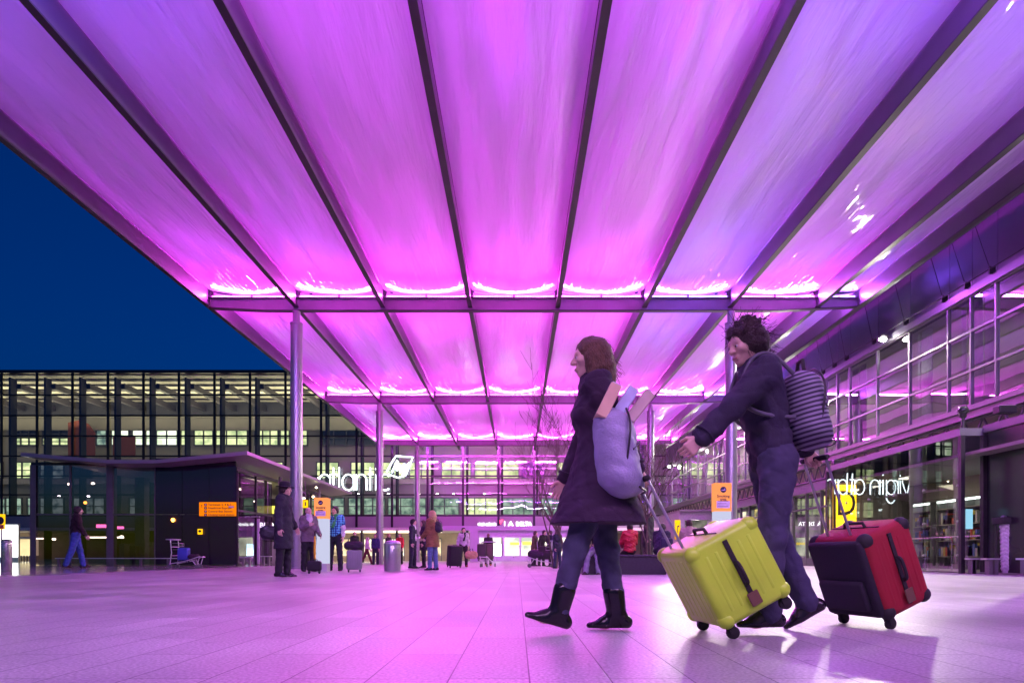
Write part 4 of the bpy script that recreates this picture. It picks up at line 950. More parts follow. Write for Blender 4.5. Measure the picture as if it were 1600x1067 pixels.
SKIN = {'light': (.62, .40, .32), 'mid': (.45, .26, .18), 'dark': (.14, .075, .05)}
def person(label, px, feet_py, top_py, yaw, pose, wear, skin='light', hair=('short', (.03, .02, .015)), vs=.012, female=False, group=None, Y=None, name='person', zoff=0.0):
    Y = Y or G_(feet_py); hgt = (feet_py-top_py)/F*Y; sc = hgt/pose.get('h0', 1.76); hands = pose.get('hands', (.35, .35))
    root = empty(name, (X_(px, Y), Y, zoff), yaw); tag(root, label, 'person', group)
    rnd = random.Random(label); seed = rnd.uniform(0, 6)
    # ---- skeleton (x forward, y left, z up), metres for a 1.76 m figure
    lean = pose.get('lean', .03); roll = pose.get('roll', 0.0); tw = pose.get('twist', 0.0)
    Rt = rotm(lean, roll, tw); up = Rt @ V3(0, 0, 1); fw = Rt @ V3(1, 0, 0); lf = Rt @ V3(0, 1, 0)
    pel = V3(0, 0, 0); legs = {}
    for s, key in ((1, 'L'), (-1, 'R')):
        th, kn, ab = pose.get('leg'+key, (0, 0.04, .02)); foot = pose.get('foot'+key, None)
        hip = pel+V3(0, s*.088, -.02); d1 = unit(V3(math.sin(th), s*math.sin(ab), -math.cos(th))); knee = hip+d1*.43
        a2 = th-kn; d2 = unit(V3(math.sin(a2), s*math.sin(ab)*.6, -math.cos(a2))); ank = knee+d2*.42
        fp = foot if foot is not None else 0.0; fo = pose.get('toeout', .12)*s
        fd = unit(V3(math.cos(fp)*math.cos(fo), math.sin(fo), math.sin(fp))); fu = unit(np.cross(fd, V3(0, 1, 0))) ; fu = fu if fu[2] > 0 else -fu
        heel = ank-fd*.05-fu*.045; toe = ank+fd*.155-fu*.062; legs[key] = (hip, knee, ank, heel, toe, fd, fu)
    zmin = min(min(l[3][2], l[4][2]) for l in legs.values())-.024
    if pose.get('sit'): zmin = pose['sit_z']
    sh = {}; arms = {}; base = pel+up*.485
    for s, key in ((1, 'L'), (-1, 'R')):
        S0 = base+lf*s*.165*(.9 if female else 1); ua, fa, hd = pose.get('arm'+key, ((0.02, .10), (.25, .02), None))
        d1 = unit(fw*math.sin(ua[0])+lf*s*math.sin(ua[1])-up*math.cos(ua[0])*math.cos(ua[1])); el = S0+d1*.29
        d2 = unit(fw*math.sin(fa[0])+lf*s*math.sin(fa[1])-up*math.cos(fa[0])); wr = el+d2*.25; arms[key] = (S0, el, wr, d1, d2)
    hp = pose.get('head', (0, 0)); Rh = Rt @ rotm(hp[1], 0, hp[0]) if True else Rt
    Rh = rotm(lean*.3+hp[1], roll*.5, tw+hp[0])
    nk = pel+up*.55; hc = nk+up*.085+Rh @ V3(.018, 0, .045)
    wst = .9 if female else 1.0; fat = pose.get('fat', 0.0)
    T = [ell(pel+up*.02, (.105+fat*.5, .155+fat*.4, .12), Rt, .04), ell(pel+up*.17+fw*fat*.7, (.098*wst+fat, .138*wst+fat, .15), Rt, .06),
         ell(pel+up*.35, (.118+fat*.5, .165*wst+fat*.4, .17), Rt, .06), cone(base-lf*.125, base+lf*.125, .062, .062, .06), cone(base+up*.01, nk+up*.03, .075, .055, .04)]
    if female: T += [ell(pel+up*.335+fw*.075+lf*s*.07, (.055, .06, .06), Rt, .04) for s in (-1, 1)]
    LG = {}; FT = {}
    for key, (hip, knee, ank, heel, toe, fd, fu) in legs.items():
        LG[key] = [cone(hip, knee, .088+fat*.3, .056, .05), cone(knee, knee+(ank-knee)*.35, .056, .055, .03), cone(knee+(ank-knee)*.35, ank, .055, .037, .03)]
        FT[key] = [cone(ank, heel+fu*.012, .036, .03, .03), cone(heel, heel+(toe-heel)*.6, .030, .034, .03, (fu, .85)), cone(heel+(toe-heel)*.6, toe, .036, .024, .02, (fu, .75)), cone(ank+fd*.015-fu*.005, ank+fd*.085-fu*.042, .036, .028, .03)]
    AR = {k: [cone(S0, el, .055, .043, .05), cone(el, wr, .042, .029, .03)] for k, (S0, el, wr, d1, d2) in arms.items()}
    NK = [cone(nk-up*.05, hc-Rh @ V3(.02, 0, .03), .056, .053, .03)]
    HD = head_prims(hc, Rh, female)
    HN = {}
    for i, (k, (S0, el, wr, d1, d2)) in enumerate(arms.items()):
        s = 1 if k == 'L' else -1; inward = -lf*s; bend = wr-S0
        thumb = fw if abs(np.dot(d2, fw)) < .8 else up
        HN[k] = hand_prims(wr+d2*.005, d2, thumb, hands[i], inward)
    def put(V): V = V.copy(); V[:, 2] -= zmin; return V*sc
    def S_(prims, v=vs, inf=0.0, cuts=(), wr=None): V, Fq = solid(prims, v, inf, cuts, wr); return (put(V) if len(V) else V, Fq)
    fine = vs if vs < .009 else .007; hv = min(fine, .0036 if vs < .009 else .006)
    body = [S_(T+LG['L']+LG['R']+AR['L']+AR['R']+FT['L']+FT['R']+NK, max(vs, .010), -.004), S_(NK+HD, .0045 if vs < .009 else .007)]
    body += [S_(HN[k]+[cone(arms[k][1]+(arms[k][2]-arms[k][1])*.7, arms[k][2], .033, .028, .02)], hv) for k in HN]
    skm = mat('skin_'+skin, SKIN[skin], .5, 0, .08, 30); o = mesh_obj('body', body, skm, root)
    # eyes and brows
    e = MB(); 
    def hpnt(x, y, z): p = (hc+Rh @ V3(x, y, z)); p = p.copy(); p[2] -= zmin; return p*sc
    for s in (-1, 1):
        eb = MB().ell(tuple(hpnt(.083, s*.031, -.002)), (.011*sc, .013*sc, .009*sc), 6).build('eye', mat('eye_white', (.6, .6, .6), .2, var=0), root, True)
        MB().ell(tuple(hpnt(.0925, s*.031, -.002)), (.004*sc, .006*sc, .006*sc), 5).build('iris', mat('eye_dark', (.02, .012, .01), .1, var=0), eb, True)
    MB().tube([tuple(hpnt(.094, -.022, -.0655)), tuple(hpnt(.099, 0, -.0648)), tuple(hpnt(.094, .022, -.0655))], .0045*sc, 6).build('mouth', mat('lips', (.38, .13, .12), .4), root, True)
    # ---- garments
    def gm(v): return v if not isinstance(v, tuple) else mat('cloth_%02x%02x%02x' % tuple(int(255*c) for c in v), v, .85, 0, .22, 9, .35, 260)
    tr = wear.get('trousers')
    if tr:
        loose = wear.get('loose', .012); P = [T[0]]+[cone(l[0], l[1], .090+loose*.4+fat*.3, .060+loose*.6, .05) for l in legs.values()]+[cone(l[1], l[2]-V3(0, 0, .0), .060+loose*.6, .046+loose, .03) for l in legs.values()]
        o = mesh_obj('trousers', [S_(P, vs, .010, ((pel+up*.12, up),)+tuple(), (.006, 22, seed))], gm(tr), root)
    if wear.get('shoes') is not None:
        hgt_ = wear.get('boot', 0)
        for k in 'LR':
            l = legs[k]; P = list(FT[k])+[cone(l[2]+(l[1]-l[2])*(.03+hgt_), l[2], .040+(.018 if hgt_ else 0), .036+(.014 if hgt_ else 0), .02)]
            if wear.get('heels'): P.append(cone(l[3]+l[6]*.02, l[3]-l[6]*.012, .024, .022, .008))
            mesh_obj('shoe', [S_(P, min(vs, .008), .008, ((l[3]-l[6]*(.030), -l[6]),))], gm(wear['shoes']), root)
    tp = wear.get('top')
    if tp:
        inf = wear.get('puff', .016); hem = wear.get('hem', -.02); Ps = T+[p for k in 'LR' for p in (cone(arms[k][0], arms[k][1], .058, .048, .05), cone(arms[k][1], arms[k][2]-unit(arms[k][4])*.012, .047, .036, .03))]
        cuts = [(pel+up*(hem), -up)]
        fl = wear.get('flare', 0.0)
        if hem < -.10:
            # coat skirt: a flattened cone that follows the stride
            mid = (legs['L'][1]+legs['R'][1])/2; tgt = pel*(.5)+mid*.5; dn = unit(V3((mid[0])*.45, 0, -1)); bot = pel+dn*(-hem+.06); fh = abs(legs['L'][1][0]-legs['R'][1][0])*.25
            Ps = Ps+[cone(pel+up*.10, bot, .118, .135+fl+fh, .05, (V3(0, 1, 0), 1.18 if fh < .04 else 1.0))]+[cone(l[0], l[0]+(l[1]-l[0])*min(1, (-hem+.05)/.43), .095, .085+fl*.5, .05) for l in legs.values()]
            cuts = [(bot-V3(0, 0, -.05), -up*.1+V3(-.0, 0, -1))]
        if wear.get('collar', True): Ps = Ps+[cone(nk-up*.035, nk+up*.035, .070, .064, .02)]; 
        cuts.append((nk+up*.055-fw*.0, up*1.0+fw*.35))
        o = mesh_obj('coat' if hem < -.1 else 'jacket', [S_(Ps, vs, inf, cuts, (wear.get('wr', .007), 20, seed))], gm(tp), root)
    if wear.get('shirt'):   # strip of shirt showing at the open front
        w_ = wear.get('shirtw', .045); Ps = [cone(pel+up*.05+fw*.07, base-up*.02+fw*.072, .045, w_, .03), cone(base+fw*.05, nk+fw*.035+up*.01, .05, .045, .03)]
        mesh_obj('shirt', [S_(Ps, min(vs, .01), wear.get('puff', .016)*1.0+.004+fat*.5)], gm(wear['shirt']), root)
    if wear.get('tie'):
        MB().tube([tuple(put(np.array([nk+fw*.105-up*.02]))[0]), tuple(put(np.array([base+fw*.16-up*.12]))[0])], .016*sc, 6).build('tie', gm(wear['tie']), root)
    if wear.get('scarf'):
        Ps = [cone(nk+lf*.05+fw*.03, nk-lf*.05+fw*.03, .05, .05, .03), cone(nk+fw*.07+lf*.03, nk+fw*.10-up*.12+lf*.05, .035, .03, .02), cone(nk+fw*.10-up*.12+lf*.05, nk+fw*.15-up*.30-lf*.01, .032, .04, .02, (fw, .7)), cone(nk-lf*.04-fw*.02, nk-lf*.13+up*.0+fw*.03, .04, .035, .02)]
        mesh_obj('scarf', [S_(Ps, min(vs, .01), .006, (), (.008, 40, seed))], gm(wear['scarf']), root)
    if wear.get('vest'):
        Ps = T[:4]+[cone(arms[k][0], arms[k][0]+(arms[k][1]-arms[k][0])*.55, .062, .058, .05) for k in 'LR']
        mesh_obj('short_sleeved_shirt', [S_(Ps, vs, wear.get('puff', .016)+.012, ((pel-up*.02, -up), (nk+up*.02, up)), (.007, 20, seed))], gm(wear['vest']), root)
    # ---- hair
    style, hcol = hair; hm = mat('hair_%02x%02x%02x' % tuple(int(255*c) for c in hcol), hcol, .55, 0, .3, 90, .8, 180, stretch=(1, 1, .25))
    if style != 'bald':
        def p(x, y, z): return hc+Rh @ V3(x, y, z)
        Ps = [ell(p(-.014, 0, .028), (.101, .084, .094), Rh, .01)]
        if style == 'short': Ps += [ell(p(-.03, 0, -.02), (.082, .083, .075), Rh, .03)]
        if style == 'messy':
            Ps += [ell(p(-.035, 0, .0), (.092, .09, .095), Rh, .03)]; rq = random.Random(3)
            for a in range(46):
                az = rq.uniform(-2.5, 2.5) if a % 3 else rq.uniform(-.9, .9); el_ = rq.uniform(.25, 1.45) if abs(az) < 1 else rq.uniform(-.5, 1.3)
                dx = V3(-math.cos(az)*math.cos(el_) if abs(az) > 1 else math.cos(az)*math.cos(el_), math.sin(az)*math.cos(el_), math.sin(el_)); a0 = dx*V3(.085, .075, .085)+V3(-.02, 0, .03); b0 = dx*V3(.115, .105, .12)+V3(-.03+rq.uniform(-.015, .015), rq.uniform(-.015, .015), .03)
                Ps.append(cone(p(*a0), p(*b0), .022, .006, .012))
        if style == 'long': Ps += [ell(p(-.045, 0, -.05), (.085, .092, .13), Rh, .04), cone(p(-.06, .03, -.08), p(-.085, .03, -.26), .062, .045, .05), cone(p(-.06, -.03, -.08), p(-.085, -.035, -.27), .062, .04, .05)]+[cone(p(.0, s*.075, -.02), p(-.0, s*.085, -.2), .03, .025, .03) for s in (-1, 1)]
        if style == 'bun': Ps += [ell(p(-.03, 0, -.01), (.082, .083, .075), Rh, .03), ell(p(-.085, 0, .112), (.048, .05, .046), Rh, .006)]
        lo, hi = bounds(Ps, .006, .03); hvs = .006 if vs < .009 else .008; f = Fld(lo, hi, hvs)
        for q in Ps: f.add(q, .006)
        f.wrinkle(.003, 45, seed)
        # carve the face free
        g2 = Fld(lo, hi, hvs)
        for q in (ell(p(.110, 0, -.042), (.092, .074, .112), Rh, .0), ell(p(.05, 0, -.12), (.10, .075, .07), Rh, .02) if style in ('short', 'bun', 'messy') else ell(p(.09, 0, -.12), (.07, .05, .07), Rh, .02)): g2.add(q)
        f.d = np.maximum(f.d, -g2.d)
        V, Fq = f.mesh(); mesh_obj('hair', [(put(V), Fq)], hm, root)
    if wear.get('beard'):
        mesh_obj('beard', [S_([ell(hc+Rh @ V3(.045, 0, -.075), (.060, .062, .042), Rh, .01)], .007, .0)], hm, root)
    if wear.get('hat'):
        def p(x, y, z): return tuple(put(np.array([hc+Rh @ V3(x, y, z)]))[0])
        q = MB(); n0 = len(q.v); q.lathe([(.165, .040), (.168, .046), (.10, .058), (.098, .11), (.092, .135), (.06, .15), (.02, .145)], (0, 0, 0), 24)
        Mx = Matrix([[*(Rh[0]*sc), 0], [*(Rh[1]*sc), 0], [*(Rh[2]*sc), 0], [0, 0, 0, 1]]); c0 = p(-.008, 0, 0); Mx.translation = Vector(c0); q.xf(Mx); q.build('hat', gm(wear['hat']), root, True)
    J = {'wristL': arms['L'][2]+arms['L'][4]*.075, 'wristR': arms['R'][2]+arms['R'][4]*.075, 'chest': base-up*.14, 'back': base-up*.15-fw*.18, 'nk': nk, 'pel': pel}
    Mw = Matrix.Translation(root.location) @ Matrix.Rotation(yaw, 4, 'Z')
    root['sc'] = sc; del root['sc']
    return root, {k: Mw @ Vector(tuple(put(np.array([v]))[0])) for k, v in J.items()}, sc, (lambda v: Vector(tuple(put(np.array([v]))[0]))), (fw, lf, up, base, nk, pel, arms)

WALK = dict(lean=.07, legL=(.38, .06, .02), legR=(-.30, .32, .02), footL=.25, footR=-.55, armL=((-.25, .12), (.05, .02), None), armR=((.3, .12), (.6, .02), None))
STAND = dict(lean=.0, legL=(.03, .03, .05), legR=(-.03, .03, .05))
# =================================================================== luggage, trolleys, furniture
def suitcase(label, loc, yaw, w=.46, d=.26, h=.66, col=(.3,.3,.3), soft=False, tilt=0.0, handle=.42, ribs=True, front=None, group=None, wheels=4, name='suitcase', hand=None, detail=False):
    """x = thickness, y = width, z = height; tilt about y at the wheel edge"""
    if hand is not None:      # lean the case so that its grip meets the hand that pulls it
        gx, L_ = -(d/2-.05), .069+h+handle; best = min((abs((gx*math.sin(t)+L_*math.cos(t)+(d/2-.045)*math.sin(t)-.0)-hand.z), t) for t in [R(a/2) for a in range(20, 150)])[1]
        tilt = -best; ox = gx*math.cos(best)-L_*math.sin(best); loc = (hand.x-ox*math.cos(yaw), hand.y-ox*math.sin(yaw), 0)
    root = empty(name, loc, yaw); tag(root, label, 'suitcase', group); root.rotation_mode = 'XYZ'
    sm = mat('case_%02x%02x%02x' % tuple(int(c*255) for c in col), col, .75 if soft else .34, 0, .1, 5, .25 if soft else .0, 200)
    tr_ = Matrix.Rotation(tilt, 4, 'Y') 
    def bl(mb, nm, m, par=root, sm_=False): mb.xf(tr_); return mb.build(nm, m, par, sm_)
    wr_ = .032; z0 = wr_*2+.005; r = .038 if not soft else .045
    mb = MB(); mb.rbox(-d/2, d/2, -w/2, w/2, z0, z0+h, r, 4)
    shell = bl(mb, 'shell', sm, root, True)
    if ribs:
        for sx in (-1, 1):
          rb = MB()
          for i in range(7):
            y = -w/2+.07+(w-.14)*i/6; rb.rbox(sx*(d/2-.004)-.006, sx*(d/2-.004)+.006, y-.012, y+.012, z0+.05, z0+h-.05, .005, 1)
          bl(rb, 'rib', sm, shell)
    if detail:
        for s_ in (-1, 1):
            gb = MB()
            for q in (-.30, -.16, .16, .30): gb.rbox(q*d-.010, q*d+.010, s_*(w/2-.004)-.006, s_*(w/2-.004)+.006, z0+.07, z0+h-.07, .005, 2)
            bl(gb, 'side_rib', sm, shell, True)
            for cx_ in (-1, 1):
                for cz_ in (0, 1):
                    bl(MB().ell((cx_*(d/2-.038), s_*(w/2-.038), z0+.038+cz_*(h-.076)), (.046, .046, .046), 8), 'corner_guard', black_r if soft else sm, shell, True)
        bl(MB().tube(smooth([(0, -w/2-.004, z0+h*.36), (0, -w/2-.034, z0+h*.40), (0, -w/2-.034, z0+h*.60), (0, -w/2-.004, z0+h*.64)]), .010, 8), 'side_handle', black_r, shell, True)
        for s_ in (-1, 1): bl(MB().box(-.012, .012, s_*w/2-.008, s_*w/2+.008, z0+.04, z0+h-.04), 'seam_gasket', black_r, shell)
        tg = bl(MB().rbox(-.03, .03, -w/2-.022, -w/2-.016, z0+h*.10, z0+h*.26, .004, 1), 'luggage_tag', mat('tag_leather', (.16, .09, .05), .6), shell)
        pk2 = MB()
        for s_ in (-1, 1): pk2.rbox(d/2-.002, d/2+.008, -w*.36, w*.36, z0+h*(.5+s_*.22)-.05, z0+h*(.5+s_*.22)+.05, .005, 1)
        bl(pk2, 'raised_panel', sm, shell, True)
    if front:
        fm = mat('case_front_%02x' % int(front[0]*255), front, .8, 0, .15, 6, .3, 220)
        bl(MB().rbox(-d/2-.03, -d/2+.03, -w/2+.02, w/2-.02, z0+.02, z0+h-.02, .025, 3), 'front_panel', fm, shell, True)
        bl(MB().rbox(-d/2-.065, -d/2-.02, -w/2+.06, w/2-.06, z0+.07, z0+h*.5, .02, 3), 'front_pocket', fm, shell, True)
    zp = MB().tube([(0, -w/2-.002, z0+.05), (0, -w/2-.002, z0+h-.05)], .004, 5).tube([(0, w/2+.002, z0+.05), (0, w/2+.002, z0+h-.05)], .004, 5).tube([(0, -w/2+.05, z0+h+.002), (0, w/2-.05, z0+h+.002)], .004, 5)
    bl(zp, 'zip', steel_d, shell)
    if handle:
        hx_ = -(d/2-.05); hb = MB().tube([(hx_, -.09, z0+h), (hx_, -.09, z0+h+handle), (hx_, .09, z0+h+handle), (hx_, .09, z0+h)], .008, 8)
        ho = bl(hb, 'telescopic_handle', alu, root, True); gp = bl(MB().rbox(hx_-.016, hx_+.016, -.11, .11, z0+h+handle-.012, z0+h+handle+.018, .01, 2), 'grip', black_r, ho, True)
    bl(MB().tube([(0, -.08, z0+h), (0, -.07, z0+h+.03), (0, .07, z0+h+.03), (0, .08, z0+h)], .009, 6), 'top_handle', black_r, root, True)
    for sx in ((-1, 1) if wheels == 4 else (-1,)):
        for sy in (-1, 1):
            x, y = sx*(d/2-.045), sy*(w/2-.05); wh = MB().lathe([(wr_*.5, -.016), (wr_, -.012), (wr_, .012), (wr_*.5, .016)], (x, y, wr_), 16, 'y')
            wh.box(x-.018, x+.018, y-.022, y-.016, wr_-.005, z0+.01).box(x-.018, x+.018, y+.016, y+.022, wr_-.005, z0+.01)
            bl(wh, 'wheel', black_r, root, True)
    # drop so that the lowest point touches the ground
    zm = min((root.matrix_basis @ Vector(v.co)).z for ch in root.children for v in ch.data.vertices)
    root.location.z += (loc[2]-zm)
    return root
def bag(label, loc, yaw, sx, sy, sz, col, handles=True, name='holdall', rough=.8, cat='bag'):
    root = empty(name, loc, yaw); tag(root, label, cat); m = mat('bag_%02x%02x%02x' % tuple(int(c*255) for c in col), col, rough, 0, .2, 8, .4, 120)
    V, Fq = solid([cone(V3(-sx*.36, 0, sz*.45), V3(sx*.36, 0, sz*.45), sz*.46, sz*.46, .02, (V3(0, 1, 0), sy/sz)), ell(V3(0, 0, sz*.3), (sx*.48, sy*.5, sz*.3), None, .05)], max(.008, min(sx, sz)/26), 0, ((V3(0, 0, 0), V3(0, 0, -1)),), (.008, 26, sx*9))
    mesh_obj('bag_body', [(V, Fq)], m, root)
    if handles:
        for s in (-1, 1): MB().tube([(-sx*.2, s*sy*.3, sz*.8), (-sx*.17, s*sy*.2, sz*1.15), (sx*.17, s*sy*.2, sz*1.15), (sx*.2, s*sy*.3, sz*.8)], .010, 6).build('strap', black_r, root, True)
    return root
def trolley(label, loc, yaw, sc=1.0):
    """x = forwards; handle at the rear (-x)"""
    root = empty('luggage_trolley', loc, yaw); root.scale = (sc,)*3; tag(root, label, 'luggage trolley', 'luggage trolleys')
    fr = MB()
    for s in (-1, 1):
        fr.tube([(-.42, s*.27, .09), (-.36, s*.27, .55), (-.40, s*.27, 1.0)], .017, 8)
        fr.tube([(-.42, s*.24, .17), (.1, s*.20, .26), (.55, s*.14, .42), (.62, s*.12, .40)], .016, 8)
        fr.tube([(.55, s*.14, .42), (.46, s*.13, .10)], .014, 8).tube([(.28, s*.17, .32), (.42, s*.13, .12)], .012, 8)
    fr.tube([(.62, -.12, .40), (.62, .12, .40)], .016, 8).tube([(-.38, -.27, .45), (-.38, .27, .45)], .013, 8).tube([(-.38, -.27, .75), (-.38, .27, .75)], .013, 8)
    fo = fr.build('frame', alu_l, root, True)
    dk = MB()
    for i in range(6): x = -.38+i*.16; z = .175+.09*(x+.42)/.5 if x < .1 else .26+.16*(x-.1)/.45; dk.box(x-.012, x+.012, -.2, .2, z, z+.012)
    dk.build('deck_bar', alu_l, root)
    MB().rbox(-.56, -.30, -.29, .29, .99, 1.03, .012, 2).build('push_handle', mat('handle_grey', (.35, .35, .42), .5), root, True)
    bk = MB()
    for z in (.66, .78, .88): bk.tube([(-.36, -.2, z), (-.16, -.2, z), (-.16, .2, z), (-.36, .2, z)], .006, 5)
    for y in (-.2, -.1, 0, .1, .2): bk.tube([(-.34, y, .66), (-.16, y, .66), (-.16, y, .88)], .005, 5)
    bk.build('basket', alu, root, True)
    for x, y in ((-.42, -.27), (-.42, .27), (.46, -.13), (.46, .13)):
        MB().lathe([(.03, -.02), (.075, -.016), (.075, .016), (.03, .02)], (x, y, .075), 18, 'y').build('wheel', mat('wheel_grey', (.12, .12, .13), .5), root, True)
    return root

# litter bins
def bin_(label, px, py0, py1, w_px, m_, lid_m, dome=True):
    Y = G_(py1)+.2; r = w_px/2/F*Y; h = (py1-py0)/F*Y; o = empty('litter_bin', (X_(px, Y), Y, 0)); tag(o, label, 'bin')
    hb = h*.86 if dome else h*.9
    MB().lathe([(r*.96, 0), (r*.98, .03), (r*.98, .05), (r, .06), (r, hb-.03), (r*.985, hb-.02)], (0,0,0), 40).build('drum', m_, o, True)
    MB().lathe([(r*1.02, hb-.02), (r*1.03, hb), (r*1.02, hb+.03), (r*.98, hb+.035)], (0,0,0), 40).build('rim', alu, o, True)
    if dome: MB().lathe([(r*.98, hb+.03), (r*.9, hb+.08), (r*.6, h-.02), (r*.25, h), (.01, h)], (0,0,0), 40).build('lid', lid_m, o, True)
    else: MB().lathe([(r*.98, hb+.03), (r*.9, h-.02), (.01, h)], (0,0,0), 40).build('lid', lid_m, o, True)
    return o
brushed = mat('brushed_steel', (.42, .42, .44), .3, .85, .08, 30, stretch=(8, 8, .3))
bin_('cylindrical brushed steel litter bin with a domed lid in the middle of the forecourt', 613, 844, 892, 26, brushed, mat('lid_violet_grey', (.4, .36, .44), .3, .5))
bin_('steel cylindrical bin with dark band standing on the wet paving at the far left', 10, 842, 893.5, 15, mat('steel_wet', (.5, .48, .46), .22, .9, .05, 20), steel_d, False)

# smoking-area information pillars
opan = emis('pillar_orange', (1.0, .30, .10), .62)
pan_w = emis('pillar_glow', (.72, .74, 1.0), .42)
def pillar(label, x0p, x1p, top, head, foot_Y, side=.14, fullpx=None):
    Y = foot_Y; o = empty('information_pillar', (X_((x0p+x1p)/2, Y), Y, 0)); tag(o, label, 'information pillar', 'smoking area pillars')
    hw = (X_(x1p, Y)-X_(x0p, Y))/2; zt2, zh = Z_(top, Y), Z_(head, Y); u = zt2-zh
    MB().box(-hw, hw, -side, side, .0, zh).build('column_panel', pan_w, o)
    MB().box(-hw-.008, hw+.008, -side-.008, side+.008, zh, zt2).build('header_panel', opan, o)
    MB().box(-hw+.03, hw-.03, -side-.012, -side-.0085, zh+.07, zh+u*.36).build('notice', mat('notice_white', (.75, .72, .78), .5), o)
    MB().box(-hw-.004, hw+.004, -side-.004, side+.004, 0, .22).build('plinth', alu_l, o)
    r = hw*.38; ic = MB().lathe([(r, -side-.016), (r, -side-.009)], (0, 0, zt2-u*.24), 28, 'y').build('pictogram_disc', mat('disc_navy', (.02, .012, .06), .4), o)
    MB().box(-r*.6, r*.35, -side-.02, -side-.0165, zt2-u*.24-r*.28, zt2-u*.24-r*.08).box(r*.4, r*.6, -side-.02, -side-.0165, zt2-u*.24-r*.28, zt2-u*.24-r*.08).tube([(r*.5, -side-.018, zt2-u*.24), (r*.3, -side-.018, zt2-u*.24+r*.22), (r*.55, -side-.018, zt2-u*.24+r*.45)], r*.06, 5).build('cigarette_mark', white_p, ic)
    text('lettering', 'Smoking', hw*.46, ink, o, T_front((0, -side-.012, zt2-u*.47)), .002, bold=.002); text('lettering', 'area', hw*.46, ink, o, T_front((0, -side-.012, zt2-u*.47-hw*.42)), .002, bold=.002)
    for i in range(4): MB().box(-hw+.05, hw-.07-.04*(i % 2), -side-.0145, -side-.0125, zh+.11+i*.055, zh+.118+i*.055).build('print_line', ink, o)
    return o
pillar('white information pillar with orange smoking area header behind the man in the green scarf', 494, 513, 778, 810.5, 18.9, .16)
pillar('white information pillar with orange smoking area header beside the right pole, above the yellow suitcase', 1115, 1140, 755, 799, 15.2, .12)

# litter stand with a hanging clear bag at the right edge
ls = empty('litter_stand', (X_(1577, 16.2), 16.2, 0)); tag(ls, 'black topped litter stand with a hanging crumpled clear plastic bag, near the right edge', 'litter stand')
ww = 18/F*16.2; zt3 = Z_(808, 16.2); zb3 = Z_(819, 16.2)
MB().rbox(-ww*1.05, ww*1.25, -.2, .2, zb3, zt3, .03, 3).build('top_ring', black_r, ls, True)
V, Fq = solid([cone(V3(0, 0, .14), V3(0, 0, zb3), .17, .20, .03, (V3(0, 1, 0), .8)), ell(V3(.05, 0, .16), (.2, .17, .15), None, .04)], .012, 0, ((V3(0, 0, zb3+.01), V3(0, 0, 1)),), (.016, 34, 1))
mesh_obj('clear_bag', [(V, Fq)], mat('plastic_bag', (.62, .55, .66), .28, 0, .12, 14, .6, 40), ls)
MB().tube([(ww*1.1, .1, 0), (ww*1.1, .1, zb3)], .02, 8).tube([(-ww*.9, .1, 0), (-ww*.9, .1, zb3)], .02, 8).build('stand_post', steel_d, ls, True)
MB().tube([(ww*.55, 0, zt3), (ww*.6, 0, zt3+.2), (ww*.95, 0, zt3+.33), (ww*1.35, 0, zt3+.2), (ww*1.4, 0, zt3)], .018, 8).build('hoop', mat('hoop_violet', (.35, .12, .45), .35), ls, True)
MB().ell((-.12, 0, zt3+.01), (.07, .07, .04), 6).build('ash_cap', alu, ls, True)
nt_ = empty('notice_sheet', (X_(1515, 16.85), 16.85, 0)); tag(nt_, 'pale blue notice sheet taped inside the lobby corner glass', 'notice')
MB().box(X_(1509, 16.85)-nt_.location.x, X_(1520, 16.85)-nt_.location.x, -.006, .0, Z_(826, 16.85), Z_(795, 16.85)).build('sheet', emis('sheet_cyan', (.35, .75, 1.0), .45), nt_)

# dark planter benches with bare trees
def planter(label, x0, x1, y0, y1, h):
    o = empty('planter_bench', ((x0+x1)/2, (y0+y1)/2, 0)); tag(o, label, 'planter bench'); hx, hy = (x1-x0)/2, (y1-y0)/2
    MB().rbox(-hx, hx, -hy, hy, 0, h-.05, .01, 1).build('plinth_block', mat('dark_granite', (.035, .03, .04), .35, 0, .2, 20), o)
    MB().rbox(-hx-.03, hx+.03, -hy-.03, hy+.03, h-.05, h, .012, 2).build('seat_slab', mat('seat_granite', (.06, .05, .065), .3, 0, .2, 20), o)
    return o
planter('long low dark granite bench block the bearded man sits on', X_(912, 15.6), X_(1046, 15.6), 15.9, 17.6, .46)
bark = mat('bark', (.10, .07, .06), .8, 0, .35, 12, .6, 50)
def bare_tree(label, x, y, h, seed, lean=0, z0=.0, multi=3):
    rr = random.Random(seed); root = empty('bare_tree', (x, y, z0)); tag(root, label, 'tree'); tw = MB(); trk = MB()
    def grow(p, d, l, r, lv, mb):
        pts = [p]; q = p
        for i in range(4):
            d = (d+Vector((rr.uniform(-.16, .16), rr.uniform(-.16, .16), rr.uniform(-.02, .12)))).normalized(); q = q+d*l/4; pts.append(q)
        mb.tube([tuple(a) for a in pts], [max(.004, r*(1-.14*i)) for i in range(5)], 6 if lv < 2 else 4)
        if lv >= 5: return
        for i in range(rr.choice((2, 3)) if lv < 4 else 2):
            a = rr.uniform(0, 6.28); s_ = rr.uniform(.35, .8); dd = (d+Vector((math.cos(a), math.sin(a), .25))*s_).normalized()
            grow(pts[rr.choice((2, 3, 4))], dd, l*rr.uniform(.6, .82), max(.004, r*.55), lv+1, tw)
    for i in range(multi):
        a = i*2.1+seed; d = Vector((math.cos(a)*.16+lean, math.sin(a)*.16, 1)).normalized()
        grow(Vector((math.cos(a)*.06, math.sin(a)*.06, 0)), d, h*.42, .045, 0, trk)
    trk.build('trunk', bark, root, True); tw.build('branches', bark, root, True); return root
bare_tree('bare thin-branched tree rising behind the head of the woman with the backpack', X_(893, 19), 19, 4.7, 3, -.02, .0, 3)
